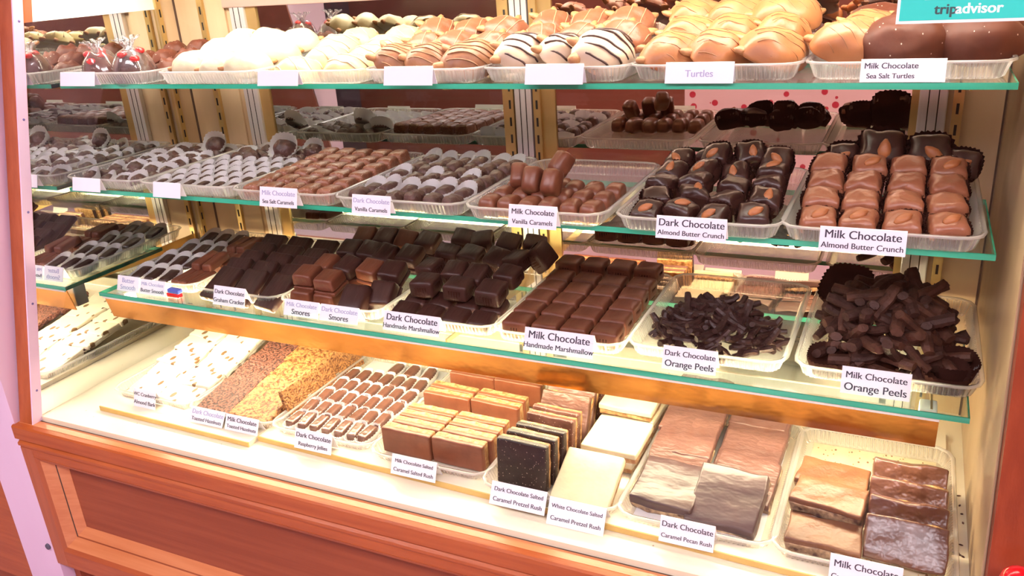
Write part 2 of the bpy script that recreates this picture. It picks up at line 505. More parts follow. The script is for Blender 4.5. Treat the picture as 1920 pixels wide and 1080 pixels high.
def strip(length, w, h, bend, seed):
    """bent orange-peel strip"""
    bm = bmesh.new()
    n = 9
    rings = []
    for i in range(n):
        t = i / (n - 1) - 0.5
        ang = bend * t
        if abs(bend) > 1e-3:
            x = math.sin(ang) * length / bend
            z = (1 - math.cos(ang)) * length / bend
        else:
            x, z = t * length, 0
        k = 0.85 if i in (0, n - 1) else 1.0
        ring = []
        for j in range(8):
            a = 2 * PI * (j + 0.5) / 8
            cy, cz = math.cos(a), math.sin(a)
            s = (abs(cy) ** 7 + abs(cz) ** 7) ** (-1 / 7)
            q = 1 + 0.13 * nz(t * 6, cy, cz, seed)
            yy, zz = cy * s * w * k * q, cz * s * h * k * q
            ring.append(bm.verts.new((x - math.sin(ang) * zz, yy + 0.004 * nz(t * 3, 0, 0, seed + 3), z + math.cos(ang) * zz)))
        rings.append(ring)
    for a, b in zip(rings, rings[1:]):
        for j in range(8):
            bm.faces.new((a[j], a[(j + 1) % 8], b[(j + 1) % 8], b[j]))
    bm.faces.new(rings[0][::-1])
    bm.faces.new(rings[-1])
    bmesh.ops.recalc_face_normals(bm, faces=bm.faces[:])
    return bm

# ------------------------------------------------------------------ kinds: root mesh + parts
KINDS = {}
def kind(key, name, me, parts=()):
    KINDS[key] = (name, me, list(parts))

def spawn(key, loc, rot=(0, 0, 0), label=None, cat=None, group=None, scale=1.0):
    name, me, parts = KINDS[key]
    o = bpy.data.objects.new(name, me)
    COL.objects.link(o)
    o.location = loc
    o.rotation_euler = rot
    o.scale = (scale, scale, scale) if not isinstance(scale, tuple) else scale
    tag(o, label, cat, group)
    for pn, pm, pl in parts:
        c = bpy.data.objects.new(pn, pm)
        COL.objects.link(c)
        c.parent = o
        c.location = pl
    return o

ORD = ['first', 'second', 'third', 'fourth', 'fifth', 'sixth', 'seventh', 'eighth', 'ninth', 'tenth', 'eleventh', 'twelfth']
def row_name(r):
    return 'front row' if r == 0 else ORD[r] + ' row'
def col_name(c, n):
    return 'leftmost' if c == 0 else ('rightmost' if c == n - 1 else ORD[c] + ' from left')
def jit(a):
    return random.uniform(-a, a)

def grid(keys, desc, cat, group, xs, ys, z, rot=(0, 0, 0), jr=0.04, jp=0.0015, skip=(), scale=1.0, zrise=0.0, rz=0.0, zf=None, shift=0.0):
    nc = len(xs)
    for r, y in enumerate(ys):
        for c, x in enumerate(xs):
            if (r, c) in skip:
                continue
            k = keys[(r * 3 + c * 5 + (r * c) % 2) % len(keys)]
            zz = z + zrise * r + (zf(r, c) if zf else 0)
            spawn(k, (x + jit(jp) + shift * r, y + jit(jp), zz), (rot[0] + jit(jr), rot[1] + jit(jr), rot[2] + rz + jit(jr * 1.5)),
                  f'{desc}, {row_name(r)}, {col_name(c, nc)}', cat, group, scale)

def lin(a, b, n):
    return [a + (b - a) * i / (n - 1) for i in range(n)] if n > 1 else [(a + b) / 2]

# ================================================================== STRUCTURE: the shop around the case
def struct(name, x0, x1, y0, y1, z0, z1, m):
    return tag(box(name, x0, x1, y0, y1, z0, z1, m), kind='structure')

FZ = -0.62
struct('floor', -2.5, 4.5, -3.6, 1.6, FZ - 0.05, FZ, M['floor'])
struct('ceiling', -2.5, 4.5, -3.6, 1.6, 2.0, 2.05, M['ceiling'])
struct('wall_front', -2.5, 4.5, -3.65, -3.6, FZ, 2.0, M['wall'])
struct('wall_back', -2.5, 4.5, 1.6, 1.65, FZ, 2.0, M['wall_dark'])
struct('wall_left', -2.55, -2.5, -3.6, 1.6, FZ, 2.0, M['wall_dark'])
struct('wall_right', 4.5, 4.55, -3.6, 1.6, FZ, 2.0, M['wall'])
for i, (x, y) in enumerate(((-0.5, -1.5), (1.4, -1.9), (3.0, -1.5))):
    o = box('ceiling_light', x - 0.55, x + 0.55, y - 0.3, y + 0.3, 1.965, 1.995, M['panel_glow'])
    tag(o, ['square ceiling light panel over the left of the shop', 'square ceiling light panel over the middle of the shop',
            'square ceiling light panel over the right of the shop'][i], 'ceiling light', 'shop ceiling lights')

# ================================================================== THE DISPLAY CASE
L = 1.8
YB = 0.605
ZT = 1.0
SL = 0.25                        # slope of the front glass: y = SL*z
case = empty('display_case', (0, 0, 0), 'long cherry wood bakery display case with sloping glass front', 'display case')

box('deck', -0.003, L + 0.003, -0.005, YB, -0.03, 0.0, M['deck'], case)
# front ledge and cabinet
box('ledge', -0.045, L + 0.14, -0.030, -0.011, -0.03, -0.009, M['wood_light'], case)
box('ledge_seam', -0.04, L + 0.1, -0.0112, -0.0045, -0.03, -0.012, M['seam'], case)
prism_yz('ledge_nosing', [(-0.030, -0.0095), (-0.0425, -0.0095), (-0.0455, -0.013), (-0.0455, -0.042), (-0.030, -0.042)], -0.047, L + 0.14, M['wood'], case)
prism_yz('rail_moulding', [(-0.030, -0.042), (-0.040, -0.042), (-0.0415, -0.047), (-0.047, -0.051), (-0.047, -0.057), (-0.043, -0.060), (-0.043, -0.064), (-0.030, -0.064)],
         -0.040, L + 0.14, M['wood'], case)
FB = -0.38
def stile(name, x0, x1, z0, z1, m='wood_v', y=-0.043):
    return box(name, x0, x1, y, -0.012, z0, z1, M[m], case, 0.001)
stile('front_stile', -0.042, -0.004, FB, -0.064)
stile('front_stile', L + 0.002, L + 0.14, FB, -0.064)
stile('front_rail', -0.004, L + 0.002, -0.083, -0.064, 'wood')
stile('front_rail', -0.004, L + 0.002, FB, -0.335, 'wood')
# stepped light mouldings inside the frame
def frame(name, x0, x1, z0, z1, w, y0, y1, m_side, m_bot, m_top, wt=None):
    """picture-frame moulding: four mitred sloping strips (outer edge at y0, inner at y1)"""
    bm = bmesh.new()
    o_ = [(x0, z0), (x1, z0), (x1, z1), (x0, z1)]
    i_ = [(x0 + w, z0 + w), (x1 - w, z0 + w), (x1 - w, z1 - (wt or w)), (x0 + w, z1 - (wt or w))]
    vo = [bm.verts.new((x, y0, z)) for x, z in o_]
    vi = [bm.verts.new((x, y1, z)) for x, z in i_]
    vb = [bm.verts.new((x, y1 + 0.01, z)) for x, z in o_]
    wb = [bm.verts.new((x, y1 + 0.01, z)) for x, z in i_]
    for k in range(4):
        n = (k + 1) % 4
        f = bm.faces.new((vo[k], vo[n], vi[n], vi[k]))
        f.material_index = (1, 0, 2, 0)[k]
        bm.faces.new((vo[n], vo[k], vb[k], vb[n]))
        bm.faces.new((vi[k], vi[n], wb[n], wb[k]))
    bmesh.ops.recalc_face_normals(bm, faces=bm.faces[:])
    return link(name, to_mesh(name, bm, [m_side, m_bot, m_top], False), case)
frame('panel_moulding', -0.004, L + 0.002, -0.335, -0.083, 0.012, -0.0435, -0.040, M['wood_v'], M['wood'], M['wood'], 0.008)
frame('panel_moulding', 0.008, L - 0.01, -0.323, -0.091, 0.026, -0.040, -0.027, M['wood_light'], M['wood_light'], M['wood'], 0.002)
frame('panel_groove', 0.034, L - 0.036, -0.297, -0.093, 0.005, -0.0265, -0.021, M['seam'], M['panel'], M['panel'], 0.001)
frame('panel_moulding', 0.039, L - 0.041, -0.292, -0.094, 0.024, -0.027, -0.017, M['wood_light'], M['wood_light'], M['wood'], 0.002)
box('front_panel', 0.03, L - 0.03, -0.0165, -0.010, -0.31, -0.09, M['panel'], case)
box('carcass', -0.035, L + 0.13, -0.0095, YB + 0.02, FB, -0.031, M['panel'], case)
box('toe_kick', -0.02, L + 0.12, 0.03, 0.05, FZ, FB, M['laminate'], case)
box('base_foot', -0.041, -0.021, -0.012, 0.05, FZ, FB, M['panel'], case)

# corner posts of the sloping front: wood outside, laminate channel towards the glass
def sloped(name, x0, x1, d0, d1, z0, z1, m):
    """bar following the glass slope, d0..d1 measured in y from the glass plane"""
    return prism_yz(name, [(SL * z0 + d0, z0), (SL * z0 + d1, z0), (SL * z1 + d1, z1), (SL * z1 + d0, z1)], x0, x1, m, case)
sloped('corner_post', -0.040, -0.0005, -0.026, 0.02, -0.009, ZT + 0.1, M['wood_v'])
ch = sloped('glazing_channel', -0.0005, 0.003, -0.026, -0.003, -0.009, ZT + 0.1, M['laminate'])
for z in (0.06, 0.245, 0.434, 0.619, 0.809):
    bm = bmesh.new()
    bmesh.ops.create_cone(bm, cap_ends=True, segments=12, radius1=0.0028, radius2=0.002, depth=0.0014,
                          matrix=Matrix.Translation((0.0036, SL * z - 0.013, z)) @ Matrix.Rotation(PI / 2, 4, 'Y'))
    link('screw', to_mesh('screw', bm, surf('violet_screw', (0.22, 0.17, 0.42), None, rough=0.3, metal=0.5) if z < 0.07 else bpy.data.materials['violet_screw']), ch)
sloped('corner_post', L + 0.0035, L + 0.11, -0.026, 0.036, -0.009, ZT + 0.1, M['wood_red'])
sloped('glazing_channel', L + 0.0005, L + 0.0035, 0.030, 0.040, 0.0, ZT, M['wood_light'])
# end walls: white board, mirror, rear wood strip with a slotted standard
prism_yz('end_board', [(-0.003, -0.03), (YB, -0.03), (YB, ZT), (SL * ZT, ZT)], -0.012, -0.002, M['white_metal'], case)
prism_yz('end_mirror', [(-0.001, 0.001), (0.545, 0.001), (0.545, 0.805), (SL * 0.805, 0.805)], -0.002, 0.0, M['mirror'], case)
box('end_strip', -0.002, 0.0008, 0.545, YB, 0.0, ZT, M['beige'], case)
prism_yz('end_board', [(-0.003, -0.03), (YB, -0.03), (YB, ZT), (SL * ZT, ZT)], L + 0.002, L + 0.012, M['beige'], case)
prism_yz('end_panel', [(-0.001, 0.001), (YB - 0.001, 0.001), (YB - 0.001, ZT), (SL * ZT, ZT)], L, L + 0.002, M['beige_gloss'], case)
# header over the case and its light
prism_yz('header', [(SL * ZT - 0.03, ZT), (YB + 0.02, ZT), (YB + 0.02, ZT + 0.1), (SL * ZT, ZT + 0.1)], -0.04, L + 0.11, M['white_metal'], case)

# back of the case: panels, slotted standards, door posts, mirrored sliding doors
box('back_panel', 0.0, 0.158, YB, YB + 0.02, 0.0, ZT, M['beige'], case)
box('corner_seam', 0.0008, 0.005, YB - 0.003, YB + 0.001, 0.0, ZT, M['seam'], case)
box('door_post', 0.178, 0.222, YB - 0.006, YB + 0.03, 0.0, 0.80, M['alu'], case, 0.002)
box('back_panel', 0.158, 0.178, YB + 0.006, YB + 0.02, 0.0, ZT, M['beige'], case)
box('door_post', 0.906, 0.944, YB - 0.006, YB + 0.03, 0.0, ZT, M['alu'], case, 0.002)
box('door_post', 1.668, 1.712, YB - 0.006, YB + 0.03, 0.0, ZT, M['alu'], case, 0.002)
for x0 in (0.19, 0.206, 0.918, 0.931, 1.682, 1.697):
    box('post_groove', x0, x0 + 0.0018, YB - 0.0066, YB - 0.0055, 0.0, 0.80, M['slot'], case)
box('back_panel', 1.712, L, YB, YB + 0.02, 0.0, ZT, M['beige'], case)
box('corner_seam', L - 0.004, L - 0.001, YB - 0.003, YB + 0.001, 0.0, ZT, M['seam'], case)
box('top_rail', 0.16, 0.906, YB - 0.008, YB + 0.03, 0.798, 0.822, M['alu_pink'], case, 0.002)
box('top_rail', 0.944, 1.70, YB - 0.008, YB + 0.03, 0.83, 0.854, M['alu_pink'], case, 0.002)
box('back_panel', 0.158, 1.712, YB + 0.004, YB + 0.024, 0.822, ZT, M['beige'], case)
def standard(x, y, axis):
    bm = bmesh.new()
    if axis == 'x':
        add_box(bm, x - 0.008, x + 0.008, y - 0.008, y, 0.0, ZT)
    else:
        add_box(bm, x, x + 0.006, y - 0.007, y + 0.007, 0.0, ZT)
    s = link('slotted_standard', to_mesh('slotted_standard', bm, M['gold'], False), case)
    bm = bmesh.new()
    z = 0.03
    while z < 0.98:
        if axis == 'x':
            add_box(bm, x - 0.0022, x + 0.0022, y - 0.0086, y - 0.007, z, z + 0.018)
        else:
            add_box(bm, x + 0.005, x + 0.0066, y - 0.002, y + 0.002, z, z + 0.018)
        z += 0.036
    link('slots', to_mesh('slots', bm, M['slot'], False), s)
standard(0.090, YB, 'x')
standard(0.896, YB, 'x')
standard(0.957, YB, 'x')
standard(1.728, YB, 'x')
standard(0.0008, 0.552, 'y')
def door(name, x0, x1, ztop, y, mm):
    d = empty(name, (0, 0, 0), None, None)
    d.parent = case
    box('mirror_pane', x0 + 0.004, x1 - 0.004, y, y + 0.004, 0.002, ztop, M[mm], d)
    box('door_stile', x0, x0 + 0.03, y - 0.004, y + 0.006, 0.0, ztop, M['gold'], d)
    box('door_stile', x1 - 0.012, x1, y - 0.004, y + 0.006, 0.0, ztop, M['gold'], d)
    box('door_rail', x0, x1, y - 0.004, y + 0.006, 0.0, 0.018, M['alu'], d)
door('sliding_door', 0.222, 0.888, 0.80, YB + 0.004, 'door_mirror')
door('sliding_door', 0.965, 1.668, 0.832, YB + 0.004, 'door_mirror_warm')

# the sloping front pane
bm = bmesh.new()
for d in (0.0,):
    vs = [bm.verts.new(p) for p in ((0.003, 0.0, 0.0), (L, 0.0, 0.0), (L, SL * ZT, ZT), (0.003, SL * ZT, ZT))]
    bm.faces.new(vs)
tag(link('front_glass', to_mesh('front_glass', bm, M['glass'], False)), 'large clear sloping glass pane closing the front of the display case', 'glass pane')

# lamps of the case
lamp = empty('case_lamp', (0, 0, 0), 'long fluorescent lamp fixed under the header inside the case top', 'lamp')
box('lamp_housing', 0.03, L - 0.03, 0.27, 0.37, ZT - 0.035, ZT, M['white_metal'], lamp)
box('lamp_diffuser', 0.04, L - 0.04, 0.28, 0.36, ZT - 0.05, ZT - 0.0355, M['tube_top'], lamp)

# ------------------------------------------------------------------ glass shelves
def shelf(z, y0, label, x0, x1, y1=0.458, th=0.0085, brackets=True, blen=0.6):
    s = empty('glass_shelf', (0, 0, 0), label, 'shelf', 'glass shelves of the case')
    bm = bmesh.new()
    add_box(bm, x0, x1, y0, y1, z - th, z)
    for f in list(bm.faces):
        n = f.normal
        f.normal_update()
        if abs(f.normal.z) < 0.5:
            bmesh.ops.delete(bm, geom=[f], context='FACES_ONLY')
    link('shelf_pane', to_mesh('shelf_pane', bm, M['shelf_glass'], False), s)
    bm = bmesh.new()
    e = 0.0022
    add_box(bm, x0, x1, y0, y0 + e, z - th, z)
    add_box(bm, x0, x0 + e, y0 + e, y1, z - th, z)
    add_box(bm, x1 - e, x1, y0 + e, y1, z - th, z)
    add_box(bm, x0 + e, x1 - e, y1 - e, y1, z - th, z)
    link('polished_edge', to_mesh('polished_edge', bm, M['edge'], False), s)
    if brackets:
        for bx in (0.090, 0.926, 1.728):
            ya = y0 + 0.04
            prism_yz('bracket', [(YB - 0.008, z - th - 0.001), (ya, z - th - 0.001), (ya, z - th - 0.008), (YB - 0.06, z - th - 0.036), (YB - 0.008, z - th - 0.04)],
                     bx - 0.0015, bx + 0.0015, M['gold'], s)
    return s
Z1, Z2, Z3 = 0.230, 0.463, 0.676
shelf(Z1, 0.169, 'lowest glass shelf with a thick green edge over the deck', 0.055, L - 0.025, brackets=False)
shelf(Z2, 0.190, 'middle glass shelf with a green edge carrying the caramels', 0.020, L - 0.022, blen=0.88)
shelf(Z3, 0.235, 'top glass shelf with a green edge carrying the turtles', 0.014, L - 0.022, blen=0.88)

# light fixture and bronze valance under the lowest shelf
fx = empty('shelf_light', (0, 0, 0), 'long fluorescent light with a bronze valance under the lowest glass shelf', 'lamp')
prism_yz('valance', [(0.174, Z1 - 0.0095), (0.1765, Z1 - 0.0095), (0.1885, Z1 - 0.064), (0.186, Z1 - 0.064)], 0.062, 1.738, M['valance'], fx)
box('valance_bright_line', 0.062, 1.738, 0.1705, 0.1735, Z1 - 0.0135, Z1 - 0.0092, M['white_metal'], fx)  # white strip added as the bright line along the valance top
bm = bmesh.new()
tube(bm, [(0.10, 0.214, Z1 - 0.048), (0.9, 0.214, Z1 - 0.048), (1.712, 0.214, Z1 - 0.048)], 0.0125, 14)
link('fluorescent_tube', to_mesh('fluorescent_tube', bm, M['tube_low']), fx)
for xa, xb in ((0.070, 0.098), (1.712, 1.736)):
    box('lamp_holder', xa, xb, 0.198, 0.230, Z1 - 0.062, Z1 - 0.0105, M['white_metal'], fx, 0.003)
for bx in (0.090, 0.926, 1.728):
    prism_yz('bracket', [(YB - 0.008, Z1 - 0.0100), (0.20, Z1 - 0.0100), (0.20, Z1 - 0.018), (YB - 0.06, Z1 - 0.042), (YB - 0.008, Z1 - 0.046)], bx - 0.0015, bx + 0.0015, M['gold'], fx)

# ------------------------------------------------------------------ boards on the deck
def board(x0, x1, ya, yb, label):
    o = empty('deck_board', (0, 0, 0), label, 'board', 'cream boards under the deck trays')
    bm = bmesh.new()
    vs = [bm.verts.new(p) for p in ((x0, ya, 0.001), (x1, yb, 0.001), (x1, 0.5, 0.001), (x0, 0.5, 0.001), (x0, ya, 0.011), (x1, yb, 0.011), (x1, 0.5, 0.011), (x0, 0.5, 0.011))]
    for f in ((4, 5, 6, 7), (1, 2, 6, 5), (2, 3, 7, 6), (3, 0, 4, 7), (0, 3, 2, 1)):
        bm.faces.new([vs[i] for i in f])
    bm.faces.new([vs[i] for i in (0, 1, 5, 4)])
    link('board_top', to_mesh('board_top', bm, M['board'], False), o)
    bm = bmesh.new()
    vs = [bm.verts.new(p) for p in ((x0, ya - 0.003, 0.001), (x1, yb - 0.003, 0.001), (x1, yb - 0.0002, 0.001), (x0, ya - 0.0002, 0.001),
                                    (x0, ya - 0.003, 0.0115), (x1, yb - 0.003, 0.0115), (x1, yb - 0.0002, 0.0115), (x0, ya - 0.0002, 0.0115))]
    for f in ((0, 3, 2, 1), (4, 5, 6, 7), (0, 1, 5, 4), (1, 2, 6, 5), (2, 3, 7, 6), (3, 0, 4, 7)):
        bm.faces.new([vs[i] for i in f])
    link('edge_strip', to_mesh('edge_strip', bm, M['board_edge'], False), o)
board(0.113, 0.541, 0.060, 0.051, 'cream board with tan edge under the leftmost two deck trays')
board(0.544, 1.772, 0.076, 0.034, 'long cream board with tan edge under the other deck trays')

# ------------------------------------------------------------------ trays
def rounded_rect(hx, hy, r, n):
    """n points evenly along a rounded rectangle, with outward normals"""
    segs = [('l', hx - r, -hy, -1, 0, 2 * (hx - r), (0, -1)), ]
    pts = []
    per = 4 * (hx - r) + 4 * (hy - r) + 2 * PI * r
    for i in range(n):
        s = per * i / n
        a, b, q = 2 * (hx - r), 2 * (hy - r), PI * r / 2
        if s < a: pts.append(((-hx + r + s, -hy), (0, -1))); continue
        s -= a
        if s < q:
            t = s / r; pts.append(((hx - r + r * math.sin(t), -hy + r - r * math.cos(t)), (math.sin(t), -math.cos(t)))); continue
        s -= q
        if s < b: pts.append(((hx, -hy + r + s), (1, 0))); continue
        s -= b
        if s < q:
            t = s / r; pts.append(((hx - r + r * math.cos(t), hy - r + r * math.sin(t)), (math.cos(t), math.sin(t)))); continue
        s -= q
        if s < a: pts.append(((hx - r - s, hy), (0, 1))); continue
        s -= a
        if s < q:
            t = s / r; pts.append(((-hx + r - r * math.sin(t), hy - r + r * math.cos(t)), (-math.sin(t), math.cos(t)))); continue
        s -= q
        if s < b: pts.append(((-hx, hy - r - s), (-1, 0))); continue
        s -= b
        t = s / r; pts.append(((-hx + r - r * math.cos(t), -hy + r - r * math.sin(t)), (-math.cos(t), -math.sin(t))))
    return pts
TRAYM = {}
def tray_meshes(w, d, h):
    key = (round(w, 3), round(d, 3), round(h, 3))
    if key in TRAYM:
        return TRAYM[key]
    n = int(2 * (w + d) / 0.0018) // 4 * 4
    out = 0.010
    pts = rounded_rect(w / 2, d / 2, 0.018, n)
    bm = bmesh.new()
    def ring(off, z, flute=0.0):
        return [bm.verts.new((p[0] + q[0] * (off + (flute if i % 4 < 2 else 0)), p[1] + q[1] * (off + (flute if i % 4 < 2 else 0)), z)) for i, (p, q) in enumerate(pts)]
    rs = [ring(-0.010, 0.0018), ring(-0.002, 0.0), ring(0.001, 0.003, 0.0022), ring(out * 0.75, h * 0.84, 0.0030), ring(out * 0.95, h - 0.003)]
    for a, b in zip(rs, rs[1:]):
        for i in range(n):
            bm.faces.new((a[i], a[(i + 1) % n], b[(i + 1) % n], b[i]))
    bm.faces.new(rs[0][::-1])
    body = to_mesh('tray', bm, M['plastic'], False)
    bm = bmesh.new()
    m = n // 6
    pts = rounded_rect(w / 2, d / 2, 0.018, m)
    n = m
    rs = [ring(out * 0.95, h - 0.003), ring(out * 0.95, h - 0.0004), ring(out + 0.0045, h), ring(out + 0.0062, h - 0.0012), ring(out + 0.0058, h - 0.0035)]
    for a, b in zip(rs, rs[1:]):
        for i in range(n):
            bm.faces.new((a[i], a[(i + 1) % n], b[(i + 1) % n], b[i]))
    rim = to_mesh('rim', bm, M['rim'], True)
    TRAYM[key] = (body, rim)
    return TRAYM[key]
TRAYS = {}
def tray(key, x0, x1, y0, d, z, what, h=0.026, rz=0.0):
    w = round((x1 - x0) / 0.01) * 0.01
    body, rim = tray_meshes(w, d, h)
    o = link('plastic_tray', body, None, ((x0 + x1) / 2, y0 + d / 2, z + 0.0006), (0, 0, rz))
    tag(o, 'clear fluted plastic tray holding ' + what, 'tray', 'clear plastic trays')
    link('rim', rim, o)
    TRAYS[key] = (x0, x1, y0, y0 + d, z + 0.003)
D = 0.30
for k, x0, x1, y0, what in (
        ('31', 0.050, 0.265, 0.232, 'the cellophane wrapped chocolates on the top shelf'),
        ('32', 0.325, 0.540, 0.232, 'the nutty white chocolate turtles'),
        ('33', 0.562, 0.780, 0.234, 'the yellowish white chocolate turtles'),
        ('34', 0.806, 1.006, 0.238, 'the tan turtles with thin dark stripes'),
        ('35', 1.032, 1.250, 0.246, 'the turtles with heavy cream drizzle'),
        ('36', 1.280, 1.500, 0.254, 'the large caramel coloured turtles'),
        ('37', 1.532, 1.762, 0.262, 'the sea salt turtles')):
    tray(k, x0, x1, y0, D, Z3, what)
for k, x0, x1, y0, what in (
        ('21', 0.025, 0.225, 0.198, 'dark clusters at the left mirror'),
        ('22', 0.246, 0.476, 0.196, 'small dark pieces in white cups beside the salted caramels'),
        ('23', 0.500, 0.720, 0.188, 'the sea salt caramels'),
        ('24', 0.744, 0.985, 0.184, 'the dark vanilla caramels in white cups'),
        ('25', 1.012, 1.236, 0.178, 'the milk chocolate vanilla caramels, half empty'),
        ('26', 1.278, 1.494, 0.180, 'the dark almond butter crunch'),
        ('27', 1.522, 1.748, 0.186, 'the milk almond butter crunch')):
    tray(k, x0, x1, y0, D + 0.02, Z2, what)
for k, x0, x1, y0, what in (
        ('11', 0.075, 0.290, 0.222, 'dark cups and slim milk bars'),
        ('12', 0.312, 0.522, 0.218, 'the dark graham cracker slabs'),
        ('13', 0.548, 0.768, 0.214, 'the milk and dark smores'),
        ('14', 0.792, 1.010, 0.212, 'the dark handmade marshmallows'),
        ('15', 1.032, 1.252, 0.208, 'the milk handmade marshmallows'),
        ('16', 1.278, 1.508, 0.222, 'the dark orange peels'),
        ('17', 1.548, 1.776, 0.224, 'the milk orange peels')):
    tray(k, x0, x1, y0, D + 0.02, Z1, what)
for k, x0, x1, y0, what in (
        ('01', 0.118, 0.330, 0.110, 'the white cranberry almond bark'),
        ('02', 0.350, 0.555, 0.104, 'the two nut barks on the deck'),
        ('03', 0.575, 0.790, 0.100, 'the raspberry jellies in white cups'),
        ('04', 0.818, 1.040, 0.086, 'the milk salted caramel rush bars'),
        ('05', 1.062, 1.282, 0.066, 'the dark and white pretzel rush squares'),
        ('06', 1.306, 1.526, 0.068, 'the dark caramel pecan rush slabs'),
        ('07', 1.548, 1.766, 0.064, 'the milk caramel pecan rush, half empty')):
    tray(k, x0, x1, y0, 0.34, 0.011, what, h=0.022)
# ================================================================== THE CHOCOLATES
# ---- kinds (a few shapes of each, shared by all copies)
def reg_turtle(key, a, b, H, body, line=None, lines=0, lr=0.0016, ang=0.5, nut='pecan', amp=0.0075, n=2, lobes=0.10):
    keys = []
    for i in range(n):
        seed = sum(map(ord, key)) % 97 + i * 11
        me = to_mesh('turtle', dome(a, b, H, seed, amp, 42, lobes, 9, 30), M[body])
        parts = []
        for q in range(4):
            t = [0.2, 1.1, 2.1, 2.9][q] + 0.3 * nz(q, i, 0, seed)
            bm = ellipsoid(0.016, 0.0075, 0.006, seed + q, 0.25, 120, 2)
            bmesh.ops.transform(bm, matrix=Matrix.Translation((math.cos(t) * a * 0.93, math.sin(t) * b * 0.93, 0.006)) @ Matrix.Rotation(t, 4, 'Z'), verts=bm.verts)
            parts.append(('pecan', to_mesh('pecan', bm, M[nut]), (0, 0, 0)))
        if line:
            parts.append(('drizzle', to_mesh('drizzle', drizzle(a, b, H, seed, amp, 42, ang + 0.2 * i, lines, lr), M[line]), (0, 0, 0)))
        k = f'{key}{i}'
        kind(k, key, me, parts)
        keys.append(k)
    return keys
K_WHITE = reg_turtle('white_chocolate_turtle', 0.052, 0.042, 0.038, 'white_choc')
K_YELL = reg_turtle('pale_chocolate_turtle', 0.050, 0.042, 0.036, 'yellow_choc', 'cream_line', 4, 0.0016, 0.7)
K_TAN = reg_turtle('tan_chocolate_turtle', 0.047, 0.035, 0.030, 'tan_milk', 'pale_line', 8, 0.0013, 0.9)
K_BROWN = reg_turtle('milk_chocolate_turtle', 0.045, 0.034, 0.028, 'red_milk', 'tan_line', 4, 0.0011, -0.8)
K_CREAM = reg_turtle('cream_striped_turtle', 0.046, 0.036, 0.031, 'tan_milk', 'cream_line', 7, 0.0030, 0.5)
K_DSTR = reg_turtle('dark_striped_turtle', 0.046, 0.036, 0.031, 'cream_line', 'dark_line', 6, 0.0018, 0.55)
K_CARA = reg_turtle('caramel_turtle', 0.060, 0.042, 0.040, 'caramel', 'pale_line', 7, 0.0006, 0.6, n=3, lobes=0.14)
K_SALT = reg_turtle('sea_salt_turtle', 0.064, 0.048, 0.038, 'sea_salt', None, n=2, amp=0.007)

def reg_wrapped():
    for i in range(2):
        body = to_mesh('chocolate', dome(0.034, 0.032, 0.050, 20 + i, 0.007, 60, 0.10), M['dark_soft'] if i else M['sea_salt'])
        parts = []
        for q, (x, y) in enumerate(((0.006, -0.022), (-0.012, -0.010), (0.016, -0.004), (-0.002, 0.012))):
            bm = ellipsoid(0.0085, 0.0075, 0.006, q, 0.15, 200, 2)
            parts.append(('red_candy', to_mesh('red_candy', bm, M['red_candy']), (x, y, dome_h(x, y, 0.034, 0.032, 0.05, 20 + i, 0.007, 60))))
        bm = dome(0.038, 0.036, 0.056, 33 + i, 0.008, 90, 0.2)
        parts.append(('wrapper', to_mesh('wrapper', bm, M['film']), (0, 0, -0.0005)))
        bm = bmesh.new()
        for q in range(9):
            t = q / 9 * 2 * PI
            tube(bm, [(0.003 * math.cos(t), 0.003 * math.sin(t), 0.050), (0.012 * math.cos(t), 0.012 * math.sin(t), 0.066), (0.022 * math.cos(t + .4), 0.022 * math.sin(t + .4), 0.072)], [0.002, 0.004, 0.005], 5, True, 0.3)
        parts.append(('wrapper_ruffle', to_mesh('wrapper_ruffle', bm, M['film']), (0, 0, 0)))
        kind(f'wrapped{i}', 'wrapped_chocolate', body, parts)
reg_wrapped()
